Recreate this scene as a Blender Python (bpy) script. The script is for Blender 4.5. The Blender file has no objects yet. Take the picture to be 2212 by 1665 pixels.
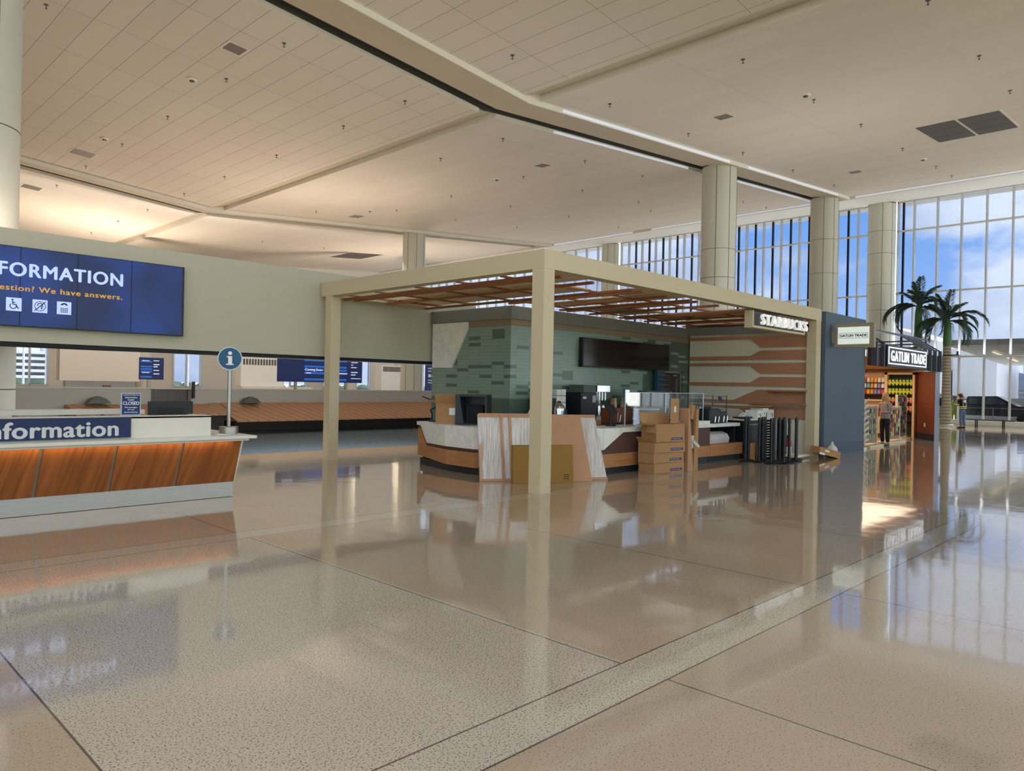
import bpy, bmesh, math, random
from mathutils import Vector, Matrix, Euler
random.seed(7)
R = math.radians
sc = bpy.context.scene
COL = sc.collection

# ---------------------------------------------------------------- camera
F_PX, ROLL, YAW, EYE = 1592.0, 0.0200, R(44.35), 1.7
cd = bpy.data.cameras.new('camera'); cam = bpy.data.objects.new('camera', cd); COL.objects.link(cam)
fw = Vector((math.cos(YAW), math.sin(YAW), 0)); rt = Vector((math.sin(YAW), -math.cos(YAW), 0)); up = Vector((0, 0, 1))
r2 = rt*math.cos(ROLL) + up*math.sin(ROLL); u2 = -rt*math.sin(ROLL) + up*math.cos(ROLL)
mw = Matrix((r2, u2, -fw)).transposed().to_4x4(); mw.translation = Vector((0, 0, EYE)); cam.matrix_world = mw
cd.sensor_fit = 'HORIZONTAL'; cd.sensor_width = 36.0; cd.lens = 36.0*F_PX/2212.0; cd.clip_end = 2000; cd.clip_start = .05
sc.camera = cam

# ---------------------------------------------------------------- world
def lin(c):
    out = []
    for v in c[:3]:
        v = v/255.0
        out.append(v/12.92 if v <= .04045 else ((v+.055)/1.055)**2.4)
    return (*out, 1.0)

w = bpy.data.worlds.new('sky'); sc.world = w; w.use_nodes = True
nt = w.node_tree; nt.nodes.clear()
N = nt.nodes.new; L = nt.links.new
wo = N('ShaderNodeOutputWorld'); bg = N('ShaderNodeBackground'); L(bg.outputs[0], wo.inputs[0]); bg.inputs[1].default_value = 2.7
tc = N('ShaderNodeTexCoord'); sx = N('ShaderNodeSeparateXYZ'); L(tc.outputs['Generated'], sx.inputs[0])
gr = N('ShaderNodeValToRGB'); L(sx.outputs[2], gr.inputs[0])
gr.color_ramp.elements[0].position = 0.0; gr.color_ramp.elements[0].color = lin((190, 214, 248))
gr.color_ramp.elements[1].position = .6; gr.color_ramp.elements[1].color = lin((86, 144, 226))
e = gr.color_ramp.elements.new(.22); e.color = lin((122, 174, 240))
mp = N('ShaderNodeMapping'); mp.inputs['Scale'].default_value = (1, 1, 2.2); mp.inputs['Location'].default_value = (.35, .12, .4)
L(tc.outputs['Generated'], mp.inputs[0])
nz = N('ShaderNodeTexNoise'); nz.inputs['Scale'].default_value = 3.4; nz.inputs['Detail'].default_value = 9; nz.inputs['Roughness'].default_value = .56; L(mp.outputs[0], nz.inputs[0])
cr = N('ShaderNodeValToRGB'); L(nz.outputs[0], cr.inputs[0])
cr.color_ramp.elements[0].position = .40; cr.color_ramp.elements[0].color = (0, 0, 0, 1)
cr.color_ramp.elements[1].position = .49; cr.color_ramp.elements[1].color = (1, 1, 1, 1)
mp2 = N('ShaderNodeMapping'); mp2.inputs['Scale'].default_value = (1, 1, 2.2); mp2.inputs['Location'].default_value = (.9, .5, .46)
L(tc.outputs['Generated'], mp2.inputs[0])
nz2 = N('ShaderNodeTexNoise'); nz2.inputs['Scale'].default_value = 4.5; nz2.inputs['Detail'].default_value = 7; L(mp2.outputs[0], nz2.inputs[0])
cc = N('ShaderNodeValToRGB'); L(nz2.outputs[0], cc.inputs[0])
cc.color_ramp.elements[0].position = .40; cc.color_ramp.elements[0].color = lin((188, 202, 228))
cc.color_ramp.elements[1].position = .60; cc.color_ramp.elements[1].color = lin((244, 248, 255))
mx = N('ShaderNodeMix'); mx.data_type = 'RGBA'; L(cr.outputs[0], mx.inputs[0]); L(gr.outputs[0], mx.inputs[6]); L(cc.outputs[0], mx.inputs[7])
L(mx.outputs[2], bg.inputs[0])

# ---------------------------------------------------------------- sun and exposure
sd = bpy.data.lights.new('sun', 'SUN'); sd.energy = 18.0; sd.angle = R(.6); sd.color = (1, .95, .87)
so = bpy.data.objects.new('sun', sd); COL.objects.link(so); so.location = (60, 10, 40)
so.rotation_euler = Vector((-.50, .13, -.86)).to_track_quat('-Z', 'Y').to_euler()
sc.view_settings.view_transform = 'Standard'; sc.view_settings.look = 'None'
sc.view_settings.gamma = 1; sc.view_settings.use_curve_mapping = False
sc.view_settings.exposure = 0.58
try:
    sc.cycles.max_bounces = 10; sc.cycles.diffuse_bounces = 5; sc.cycles.glossy_bounces = 4
    sc.cycles.transparent_max_bounces = 12; sc.cycles.sample_clamp_indirect = 6; sc.cycles.caustics_reflective = False
except Exception: pass

# ---------------------------------------------------------------- materials
MATS = {}
def mat(name, rgb, rough=.6, metal=0.0, emis=0.0, noise=None, bump=None, coat=0.0, alpha=None, spec=.5):
    if name in MATS: return MATS[name]
    m = bpy.data.materials.new(name); m.use_nodes = True; t = m.node_tree; b = t.nodes['Principled BSDF']
    c = lin(rgb); b.inputs['Base Color'].default_value = c; b.inputs['Roughness'].default_value = rough
    b.inputs['Metallic'].default_value = metal; b.inputs['Coat Weight'].default_value = coat
    b.inputs['Specular IOR Level'].default_value = spec
    if emis: b.inputs['Emission Color'].default_value = c; b.inputs['Emission Strength'].default_value = emis
    if noise or bump:
        g = t.nodes.new('ShaderNodeTexCoord')
    if noise:   # (scale, amount, stretch)
        mpn = t.nodes.new('ShaderNodeMapping'); mpn.inputs['Scale'].default_value = noise[2] if len(noise) > 2 else (1, 1, 1)
        t.links.new(g.outputs['Object'], mpn.inputs[0])
        n = t.nodes.new('ShaderNodeTexNoise'); n.inputs['Scale'].default_value = noise[0]; n.inputs['Detail'].default_value = 5
        t.links.new(mpn.outputs[0], n.inputs[0])
        r = t.nodes.new('ShaderNodeMapRange'); r.inputs[1].default_value = .3; r.inputs[2].default_value = .7
        r.inputs[3].default_value = 1-noise[1]; r.inputs[4].default_value = 1+noise[1]; t.links.new(n.outputs[0], r.inputs[0])
        v = t.nodes.new('ShaderNodeVectorMath'); v.operation = 'SCALE'; v.inputs[0].default_value = c[:3]
        t.links.new(r.outputs[0], v.inputs['Scale']); t.links.new(v.outputs[0], b.inputs['Base Color'])
    if bump:
        n = t.nodes.new('ShaderNodeTexNoise'); n.inputs['Scale'].default_value = bump[0]
        t.links.new(g.outputs['Object'], n.inputs[0])
        bp = t.nodes.new('ShaderNodeBump'); bp.inputs['Distance'].default_value = bump[1]; t.links.new(n.outputs[0], bp.inputs['Height'])
        t.links.new(bp.outputs[0], b.inputs['Normal'])
    MATS[name] = m; return m

class Sh:
    """small node-graph helper on top of one Principled material"""
    def __init__(s, name, rough=.5, **k):
        s.m = mat(name, (128, 128, 128), rough, **k); s.t = s.m.node_tree; s.b = s.t.nodes['Principled BSDF']
        s.geo = s.t.nodes.new('ShaderNodeNewGeometry'); s.sep = s.t.nodes.new('ShaderNodeSeparateXYZ')
        s.t.links.new(s.geo.outputs['Position'], s.sep.inputs[0]); s.X, s.Y, s.Z = s.sep.outputs
    def set(s, sock, v):
        if hasattr(v, 'is_output') or isinstance(v, bpy.types.NodeSocket): s.t.links.new(v, sock)
        else: sock.default_value = v
    def math(s, op, a, b=0.0, c=None):
        n = s.t.nodes.new('ShaderNodeMath'); n.operation = op; s.set(n.inputs[0], a); s.set(n.inputs[1], b)
        if c is not None: s.set(n.inputs[2], c)
        return n.outputs[0]
    def vec(s, x, y, z=0.0):
        n = s.t.nodes.new('ShaderNodeCombineXYZ')
        for i, v in enumerate((x, y, z)): s.set(n.inputs[i], v)
        return n.outputs[0]
    def noise(s, scale, detail=4, vec=None, rough=.5):
        n = s.t.nodes.new('ShaderNodeTexNoise'); n.inputs['Scale'].default_value = scale; n.inputs['Detail'].default_value = detail
        n.inputs['Roughness'].default_value = rough
        s.t.links.new(vec if vec is not None else s.geo.outputs['Position'], n.inputs['Vector']); return n.outputs[0]
    def voro(s, scale, vec=None, out='Distance'):
        n = s.t.nodes.new('ShaderNodeTexVoronoi'); n.inputs['Scale'].default_value = scale
        s.t.links.new(vec if vec is not None else s.geo.outputs['Position'], n.inputs['Vector']); return n.outputs[out]
    def white(s, vec):
        n = s.t.nodes.new('ShaderNodeTexWhiteNoise'); n.noise_dimensions = '3D'; s.t.links.new(vec, n.inputs['Vector']); return n.outputs['Value']
    def ramp(s, v, a, b):
        n = s.t.nodes.new('ShaderNodeMapRange'); s.set(n.inputs[0], v); n.inputs[1].default_value = a; n.inputs[2].default_value = b; return n.outputs[0]
    def mix(s, f, a, b):
        n = s.t.nodes.new('ShaderNodeMix'); n.data_type = 'RGBA'; s.set(n.inputs[0], f)
        for i, v in ((6, a), (7, b)):
            if isinstance(v, tuple): v = lin(v) if max(v) > 1.001 else v
            s.set(n.inputs[i], v)
        return n.outputs[2]
    def line(s, v, at, half):      # 1 on a line where v == at
        return s.math('LESS_THAN', s.math('ABSOLUTE', s.math('SUBTRACT', v, at)), half)
    def grid(s, v, start, step, half):
        q = s.math('FRACT', s.math('DIVIDE', s.math('SUBTRACT', v, start-step/2), step))
        return s.math('LESS_THAN', s.math('ABSOLUTE', s.math('SUBTRACT', q, .5)), half/step)
    def mx(s, *a):
        o = a[0]
        for q in a[1:]: o = s.math('MAXIMUM', o, q)
        return o
    def color(s, c): s.set(s.b.inputs['Base Color'], c)
    def bump(s, h, dist, strength=1.0):
        n = s.t.nodes.new('ShaderNodeBump'); n.inputs['Distance'].default_value = dist; n.inputs['Strength'].default_value = strength
        s.set(n.inputs['Height'], h); s.t.links.new(n.outputs[0], s.b.inputs['Normal'])

def terrazzo(name, base, alt, chips, chip_amt, light=None):
    s = Sh(name, .07)
    n = s.noise(140, 2); n2 = s.noise(.5, 3)
    c = s.mix(s.ramp(n2, .3, .7), base, alt)
    c = s.mix(s.math('LESS_THAN', s.noise(95, 1), chip_amt), c, chips)
    if light: c = s.mix(s.math('GREATER_THAN', n, .66), c, light)
    jx = s.grid(s.X, 1.06, 2.68, .006); dz = s.math('GREATER_THAN', s.Y, 2.67); dz2 = s.math('LESS_THAN', s.Y, 2.34)
    dz3 = s.math('LESS_THAN', s.Y, 7.57); dz4 = s.math('GREATER_THAN', s.Y, 7.92)
    ok = s.mx(dz2, s.math('MULTIPLY', dz, dz3), dz4)
    j = s.math('MULTIPLY', jx, ok)
    for y in (2.34, 2.67, 7.57, 7.92): j = s.mx(j, s.line(s.Y, y, .006))
    c = s.mix(s.math('MULTIPLY', j, .85), c, (52, 42, 34))
    s.color(c)
    wv = s.noise(1.3, 2); s.bump(wv, .0045, 1.0)
    s.b.inputs['Coat Weight'].default_value = .35; s.b.inputs['Coat Roughness'].default_value = .03
    s.b.inputs['Specular IOR Level'].default_value = .62
    return s.m
floor_beige = terrazzo('terrazzo_beige', (170, 155, 133), (178, 162, 140), (128, 110, 90), .36, (206, 194, 174))
floor_light = terrazzo('terrazzo_light', (184, 177, 160), (190, 182, 165), (112, 104, 92), .40)
cs = Sh('carpet_slate', .95); cs.color(cs.mix(cs.ramp(cs.noise(22, 4, cs.vec(cs.math('MULTIPLY', cs.X, .35), cs.Y)), .35, .65), (62, 76, 86), (98, 114, 126))); carpet = cs.m

def ceil_mat():
    s = Sh('ceiling_tile', .8)
    left = s.math('LESS_THAN', s.X, 15.6)
    gx = s.grid(s.X, 5.27, .668, .007); gy = s.grid(s.Y, 10.52, 2.66, .006)
    near = s.math('LESS_THAN', s.Y, 37)
    j = s.math('MULTIPLY', s.mx(gx, gy), s.math('MULTIPLY', left, near))
    gxr = s.math('MULTIPLY', s.mx(s.grid(s.Y, 10.52, 7.98, .012), s.math('MULTIPLY', s.grid(s.X, 17.3, 2.672, .004), .5)), s.math('SUBTRACT', 1.0, left))
    cell = s.vec(s.math('FLOOR', s.math('DIVIDE', s.math('SUBTRACT', s.X, 5.27), .668)), s.math('FLOOR', s.math('DIVIDE', s.math('SUBTRACT', s.Y, 10.52), 2.66)))
    base = s.mix(s.white(cell), (222, 214, 203), (217, 209, 198))
    c = s.mix(s.math('MULTIPLY', j, .75), base, (92, 84, 74))
    c = s.mix(s.math('MULTIPLY', gxr, .30), c, (150, 145, 138))
    s.color(c); return s.m
ceiling_m = ceil_mat()
soffit_m = mat('soffit_tan', (196, 186, 165), .85)
fascia_m = mat('fascia_white', (226, 222, 214), .7)
gap_m = mat('gap_shade', (78, 80, 74), .9)  # shade inside the girder gap, put into the colour
wall_m = mat('wall_offwhite', (196, 192, 172), .75, noise=(.6, .02))
white_wall = mat('wall_white', (222, 218, 208), .8)
column_m = mat('column_panel', (200, 200, 190), .55)
seam_m = mat('seam_dark', (70, 70, 66), .9)
mullion_m = mat('mullion_aluminium', (205, 208, 210), .4, .3)
mull_dark = mat('mullion_dark', (22, 34, 52), .5)
beam_m = mat('pergola_beige', (205, 192, 160), .6)
slat_m = mat('slat_walnut', (150, 96, 60), .55, noise=(6, .15, (1, 8, 8)))
panel_tan = mat('roof_panel_tan', (224, 204, 166), .8)
blue_wall = mat('blue_grey_panel', (86, 101, 120), .7, noise=(1.5, .06))
black_m = mat('black_plastic', (24, 25, 28), .45)
black_metal = mat('black_metal', (30, 33, 40), .4, .3)
dark_m = mat('dark_recess', (34, 34, 38), .8)
navy_kick = mat('toe_kick', (34, 38, 46), .5)
steel = mat('brushed_steel', (176, 170, 165), .32, .85, noise=(3, .08, (1, 1, 30)))
chrome = mat('polished_steel', (214, 216, 218), .14, 1.0)
white_lam = mat('white_solid_surface', (222, 220, 206), .35)
white_p = mat('white_paint', (232, 232, 228), .5)
paper = mat('white_paper', (236, 236, 230), .8)
board = mat('cardboard', (176, 134, 92), .85, noise=(3, .06))
board_dk = mat('cardboard_inside', (128, 92, 60), .9)
board_gold = mat('cardboard_golden', (150, 112, 50), .8, noise=(2, .05))
board_pink = mat('cardboard_flat', (186, 144, 112), .85, noise=(1.5, .05))
brown_red = mat('oxblood_laminate', (92, 62, 56), .6)
red_wood = mat('mahogany_panel', (120, 58, 38), .5, noise=(2, .18, (1, 1, .3)))
oakshelf = mat('oak_shelf', (160, 112, 78), .55, noise=(5, .12, (8, 1, 8)))
rubber = mat('dark_rubber', (42, 39, 38), .7)
skin_a = mat('skin', (196, 146, 120), .6); skin_b = mat('skin_dark', (130, 90, 68), .6)
hair_bl = mat('hair_blonde', (186, 150, 104), .7); hair_dk = mat('hair_dark', (40, 30, 26), .7)
denim = mat('denim', (92, 112, 140), .9, noise=(8, .12)); black_cloth = mat('black_cloth', (26, 24, 28), .9)
print_cloth = mat('printed_blouse', (150, 134, 134), .9, noise=(30, .6))
navy_cloth = mat('navy_cloth', (36, 42, 58), .9); hivis = mat('hi_vis_yellow', (206, 228, 60), .8); reflect_m = mat('reflective_tape', (216, 220, 214), .4)
frond_m = mat('palm_frond_green', (44, 66, 50), .7, noise=(4, .35)); shaft_m = mat('palm_crownshaft', (66, 112, 58), .5, noise=(2, .1, (1, 1, .4)))
conc = mat('concrete', (196, 192, 182), .85, noise=(1, .05)); asphalt = mat('forecourt_paving', (200, 198, 190), .9)
green_mach = mat('grey_green_metal', (86, 92, 86), .5)

def wood_front(name, a, b, vertical=True, sc_=1.0):
    s = Sh(name, .42)
    if vertical: v = s.vec(s.math('MULTIPLY', s.math('ADD', s.X, s.Y), 9*sc_), s.math('MULTIPLY', s.Z, .5), 0.0)
    else: v = s.vec(s.math('MULTIPLY', s.math('SUBTRACT', s.X, s.Y), .9*sc_), s.math('MULTIPLY', s.Z, 22), 0.0)
    n = s.noise(1.6, 6, v, .62)
    s.color(s.mix(s.ramp(n, .3, .72), a, b)); return s.m
desk_wood = wood_front('desk_teak', (112, 62, 26), (166, 100, 46))
def oak():
    s = Sh('oak_planks', .55)
    u = s.math('SUBTRACT', s.X, s.Y)
    v = s.vec(s.math('MULTIPLY', u, 1.2), s.math('MULTIPLY', s.Z, 26), 0.0)
    n = s.noise(1.7, 6, v, .6)
    cell = s.vec(s.math('FLOOR', s.math('DIVIDE', u, .62)), s.math('FLOOR', s.math('DIVIDE', s.Z, .09)))
    c = s.mix(s.ramp(n, .3, .7), (150, 98, 56), (190, 134, 84))
    c = s.mix(s.math('MULTIPLY', s.white(cell), .35), c, (206, 152, 100))
    s.color(c); return s.m
oak_m = oak()
def marble():
    s = Sh('white_marble', .3)
    n = s.noise(1.6, 7, None, .7)
    s.color(s.mix(s.ramp(s.math('ABSOLUTE', s.math('SUBTRACT', n, .5)), 0, .05), (224, 225, 221), (238, 238, 232))); return s.m
marble_m = marble()
def gtile():
    s = Sh('green_wall_tile', .3)
    u = s.math('SUBTRACT', s.X, s.Y); TW, TH = .40, .0745
    cu = s.math('FLOOR', s.math('DIVIDE', u, TW)); cz = s.math('FLOOR', s.math('DIVIDE', s.Z, TH))
    rnd = s.white(s.vec(cu, cz, 3.0))
    base = s.mix(s.white(s.vec(cu, cz, 9.0)), (134, 158, 146), (142, 166, 153))
    dk = s.math('LESS_THAN', rnd, .10)
    c = s.mix(dk, base, (92, 112, 94))
    low = s.math('LESS_THAN', s.Z, 1.40); c = s.mix(s.math('MULTIPLY', low, .9), c, (84, 104, 92))
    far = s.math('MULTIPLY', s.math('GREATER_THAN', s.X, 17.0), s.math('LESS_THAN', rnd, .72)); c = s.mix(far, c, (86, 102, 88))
    fu = s.math('FRACT', s.math('DIVIDE', u, TW)); fz = s.math('FRACT', s.math('DIVIDE', s.Z, TH))
    g = s.mx(s.math('LESS_THAN', fu, .012), s.math('LESS_THAN', fz, .06))
    c = s.mix(s.math('MULTIPLY', g, .6), c, (72, 84, 78)); s.color(c); return s.m
tile_m = gtile()
def belt():
    s = Sh('carousel_plate', .5)
    u = s.math('ADD', s.X, s.math('MULTIPLY', s.Y, .75))
    f = s.math('FRACT', s.math('DIVIDE', u, .34)); g = s.math('LESS_THAN', f, .07)
    c = s.mix(s.ramp(f, 0, 1), (164, 120, 88), (190, 146, 112))
    s.color(s.mix(s.math('MULTIPLY', g, .8), c, (88, 66, 52))); return s.m
belt_m = belt()
def wrap():
    s = Sh('stretch_wrap', .3)
    u = s.math('SUBTRACT', s.X, s.Y)
    v = s.vec(s.math('MULTIPLY', u, 14), s.math('MULTIPLY', s.Z, .8), 0.0)
    n = s.noise(2.4, 6, v, .65); n2 = s.noise(1.1, 3, s.vec(s.math('MULTIPLY', u, 2.2), s.math('MULTIPLY', s.Z, .5), 4.0))
    c = s.mix(s.ramp(n, .42, .60), (196, 188, 180), (236, 236, 234))
    c = s.mix(s.ramp(n2, .60, .63), c, (194, 160, 136)); s.color(c); s.bump(n, .02)
    return s.m
wrap_m = wrap()
def trunk():
    s = Sh('palm_trunk', .9)
    f = s.math('FRACT', s.math('DIVIDE', s.math('ADD', s.Z, s.math('MULTIPLY', s.noise(2, 2), .05)), .17))
    s.color(s.mix(s.math('LESS_THAN', f, .22), (160, 152, 132), (104, 96, 82))); return s.m
trunk_m = trunk()

def glass(name, tint, refl=.08):
    m = bpy.data.materials.new(name); m.use_nodes = True; t = m.node_tree; t.nodes.clear()
    o = t.nodes.new('ShaderNodeOutputMaterial'); tr = t.nodes.new('ShaderNodeBsdfTransparent'); tr.inputs[0].default_value = (*tint, 1)
    gl = t.nodes.new('ShaderNodeBsdfGlossy'); gl.inputs['Roughness'].default_value = .02
    mxs = t.nodes.new('ShaderNodeMixShader'); mxs.inputs[0].default_value = refl
    t.links.new(tr.outputs[0], mxs.inputs[1]); t.links.new(gl.outputs[0], mxs.inputs[2]); t.links.new(mxs.outputs[0], o.inputs[0])
    MATS[name] = m; return m
facade_glass = glass('tinted_facade_glass', (.455, .48, .515), .03)
rear_glass = glass('rear_tint_glass', (.68, .71, .66), .03)  # unseen rear panes, tint set to balance the hall's light
clear_glass = glass('clear_screen_glass', (.86, .92, .92), .12)

# ---------------------------------------------------------------- mesh helpers
class MB:
    def __init__(s, off=(0, 0, 0)): s.bm = bmesh.new(); s.off = Vector(off); s.mi = 0
    def face(s, pts):
        vs = [s.bm.verts.new(Vector(p)-s.off) for p in pts]; f = s.bm.faces.new(vs); f.material_index = s.mi; return s
    def hexa(s, b, t):          # bottom ring, top ring (same length)
        n = len(b); vb = [s.bm.verts.new(Vector(p)-s.off) for p in b]; vt = [s.bm.verts.new(Vector(p)-s.off) for p in t]
        fs = [s.bm.faces.new(vb[::-1]), s.bm.faces.new(vt)]
        for i in range(n): fs.append(s.bm.faces.new((vb[i], vb[(i+1) % n], vt[(i+1) % n], vt[i])))
        for f in fs: f.material_index = s.mi
        return s
    def box(s, x0, x1, y0, y1, z0, z1):
        return s.hexa([(x0, y0, z0), (x1, y0, z0), (x1, y1, z0), (x0, y1, z0)], [(x0, y0, z1), (x1, y0, z1), (x1, y1, z1), (x0, y1, z1)])
    def obox(s, c, size, rot=(0, 0, 0)):
        m = Euler(rot).to_matrix(); a, b, d = [q/2 for q in size]; c = Vector(c)
        P = lambda x, y, z: c + m @ Vector((x, y, z))
        return s.hexa([P(-a, -b, -d), P(a, -b, -d), P(a, b, -d), P(-a, b, -d)], [P(-a, -b, d), P(a, -b, d), P(a, b, d), P(-a, b, d)])
    def prism(s, poly, axis, a, b):    # poly in the two other axes, in order
        def P(u, v, k): return {'x': (k, u, v), 'y': (u, k, v), 'z': (u, v, k)}[axis]
        return s.hexa([P(u, v, a) for u, v in poly], [P(u, v, b) for u, v in poly])
    def bar(s, p, q, w, h=None, upv=(0, 0, 1)):
        h = h or w; p = Vector(p); q = Vector(q); d = (q-p).normalized(); u = Vector(upv)
        if abs(d.dot(u)) > .98: u = Vector((1, 0, 0))
        r = d.cross(u).normalized(); u = r.cross(d)
        ring = [r*w/2+u*h/2, -r*w/2+u*h/2, -r*w/2-u*h/2, r*w/2-u*h/2]
        return s.hexa([p+k for k in ring], [q+k for k in ring])
    def cyl(s, p, q, r0, r1=None, n=16):
        r1 = r0 if r1 is None else r1; p = Vector(p); q = Vector(q); d = (q-p).normalized()
        u = Vector((1, 0, 0)) if abs(d.z) > .9 else Vector((0, 0, 1)); a = d.cross(u).normalized(); b = d.cross(a)
        cs_ = [(math.cos(2*math.pi*i/n), math.sin(2*math.pi*i/n)) for i in range(n)]
        return s.hexa([p+(a*x+b*y)*r0 for x, y in cs_], [q+(a*x+b*y)*r1 for x, y in cs_])
    def tube(s, pts, r, n=8):
        for i in range(len(pts)-1): s.cyl(pts[i], pts[i+1], r, r, n)
        return s
    def lathe(s, prof, c=(0, 0, 0), n=24):
        c = Vector(c)-s.off; rings = []
        for r, z in prof: rings.append([s.bm.verts.new(c+Vector((max(r, .0004)*math.cos(2*math.pi*i/n), max(r, .0004)*math.sin(2*math.pi*i/n), z))) for i in range(n)])
        for a, b in zip(rings, rings[1:]):
            for i in range(n): f = s.bm.faces.new((a[i], a[(i+1) % n], b[(i+1) % n], b[i])); f.material_index = s.mi
        s.bm.faces.new(rings[0][::-1]).material_index = s.mi; s.bm.faces.new(rings[-1]).material_index = s.mi
        return s
    def ball(s, c, r, sc_=(1, 1, 1), seg=14):
        m = Matrix.Translation(Vector(c)-s.off) @ Matrix.Diagonal((*sc_, 1))
        res = bmesh.ops.create_uvsphere(s.bm, u_segments=seg, v_segments=max(6, seg//2+2), radius=r, matrix=m)
        for v in res['verts']:
            for f in v.link_faces: f.material_index = s.mi
        return s
    def build(s, name, m, parent=None, bevel=0, smooth=False):
        bmesh.ops.recalc_face_normals(s.bm, faces=s.bm.faces)
        me = bpy.data.meshes.new(name); s.bm.to_mesh(me); s.bm.free()
        for q in (m if isinstance(m, (list, tuple)) else [m]): me.materials.append(q)
        if smooth:
            me.polygons.foreach_set('use_smooth', [True]*len(me.polygons))
            try: me.set_sharp_from_angle(angle=R(40))
            except Exception: pass
        o = bpy.data.objects.new(name, me); COL.objects.link(o)
        if parent is not None: o.parent = parent
        if bevel:
            b = o.modifiers.new('bevel', 'BEVEL'); b.width = bevel; b.segments = 2; b.limit_method = 'ANGLE'
        return o

def tag(o, label, cat, group=None):
    o['label'] = label; o['category'] = cat
    if group: o['group'] = group
    return o
def thing(name, label, cat, loc=(0, 0, 0), rot=0.0, group=None):
    o = bpy.data.objects.new(name, None); COL.objects.link(o); o.location = loc; o.rotation_euler = (0, 0, rot); o.empty_display_size = .1
    return tag(o, label, cat, group)
def struct(o): o['kind'] = 'structure'; return o
def kids(o): return [c for c in bpy.data.objects if c.parent is o]
def dup(root, loc=None, rot=None, label=None, group=None, tree=None):
    tree = tree if tree is not None else [(c, kids(c)) for c in kids(root)]
    r = root.copy(); COL.objects.link(r)
    if loc is not None: r.location = loc
    if rot is not None: r.rotation_euler = (0, 0, rot) if not hasattr(rot, '__len__') else rot
    if label: r['label'] = label
    if group: r['group'] = group
    for c, gs in tree:
        k = c.copy(); COL.objects.link(k); k.parent = r
        for g in gs: q = g.copy(); COL.objects.link(q); q.parent = k
    return r

def text(name, s, m, origin, ux, uy, height, width=None, parent=None, off=(0, 0, 0), bold=.02, align='LEFT', depth=.004, spacing=1.0, ref=None, refw=None):
    """text lying in the plane ux,uy; origin = baseline left (or right when align RIGHT); height = cap height"""
    cu = bpy.data.curves.new(name+'_curve', 'FONT'); cu.body = s; cu.offset = 0.0; cu.extrude = 0; cu.space_character = spacing
    def bbox(body):
        cu.body = body; t = bpy.data.objects.new('t', cu); me = bpy.data.meshes.new_from_object(t)
        xs = [v.co.x for v in me.vertices]; ys = [v.co.y for v in me.vertices]; bpy.data.objects.remove(t); return me, min(xs), max(xs), min(ys), max(ys)
    _, _, _, y0h, y1h = bbox('H'); caph = y1h-y0h
    if ref: _, a, b, _, _ = bbox(ref); kx = refw/(b-a)
    me, x0, x1, y0, y1 = bbox(s)
    ky = height/caph
    if not ref: kx = width/(x1-x0) if width else ky
    ux = Vector(ux); uy = Vector(uy); nz_ = ux.cross(uy); o0 = Vector(origin)-Vector(off)
    bm = bmesh.new(); bm.from_mesh(me)
    base = x1 if align == 'RIGHT' else (x0 if align == 'LEFT' else (x0+x1)/2)
    for v in bm.verts: v.co = o0 + ux*((v.co.x-base)*kx) + uy*((v.co.y-y0h)*ky)
    if bold > .004:
        sh = height*bold*1.7; src = bm.copy(); tmp = bpy.data.meshes.new('tmp'); src.to_mesh(tmp); src.free()
        for i_, (dx, dy) in enumerate(((sh, 0), (-sh, 0), (0, sh*.6), (0, -sh*.6))):
            n0 = len(bm.verts); bm.from_mesh(tmp); bm.verts.ensure_lookup_table()
            for v in bm.verts[n0:]: v.co += ux*dx + uy*dy - nz_*depth*.08*(i_+1)
    g = bmesh.ops.extrude_face_region(bm, geom=bm.faces[:])
    bmesh.ops.translate(bm, verts=[v for v in g['geom'] if isinstance(v, bmesh.types.BMVert)], vec=nz_*depth)
    bmesh.ops.recalc_face_normals(bm, faces=bm.faces)
    m2 = bpy.data.meshes.new(name); bm.to_mesh(m2); bm.free(); m2.materials.append(m)
    o = bpy.data.objects.new(name, m2); COL.objects.link(o)
    if parent is not None: o.parent = parent
    return o
FX = ((1, 0, 0), (0, 0, 1))      # plane facing -Y
FY = ((0, -1, 0), (0, 0, 1))     # plane facing -X

# ================================================================ THE SETTING
X0, XA, XB, S_ = 15.7, 15.5, 16.2, .082
def cz(x): return 10.15 + S_*abs(x-X0)

# floor: one slab of faces, terrazzo fields and inlaid bands
def make_floor():
    xs = [-30, 1.06, 3.78, 30, 52]; ys = [-30, 2.34, 2.67, 7.57, 7.92, 16.1, 22.6, 62]
    b = MB()
    for i in range(len(xs)-1):
        for j in range(len(ys)-1):
            x0, x1, y0, y1 = xs[i], xs[i+1], ys[j], ys[j+1]; my = (y0+y1)/2; mxx = (x0+x1)/2
            mi = 0
            if (2.34 < my < 2.67 or 7.57 < my < 7.92) and mxx < 30: mi = 1
            if 1.06 < mxx < 3.78 and 2.67 < my < 7.57: mi = 1
            if 16.1 < my < 22.6 and mxx < 30: mi = 2
            b.mi = mi; b.face([(x0, y0, 0), (x1, y0, 0), (x1, y1, 0), (x0, y1, 0)])
    bmesh.ops.remove_doubles(b.bm, verts=b.bm.verts, dist=1e-4)
    return struct(b.build('floor', [floor_beige, floor_light, carpet]))
make_floor()

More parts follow.
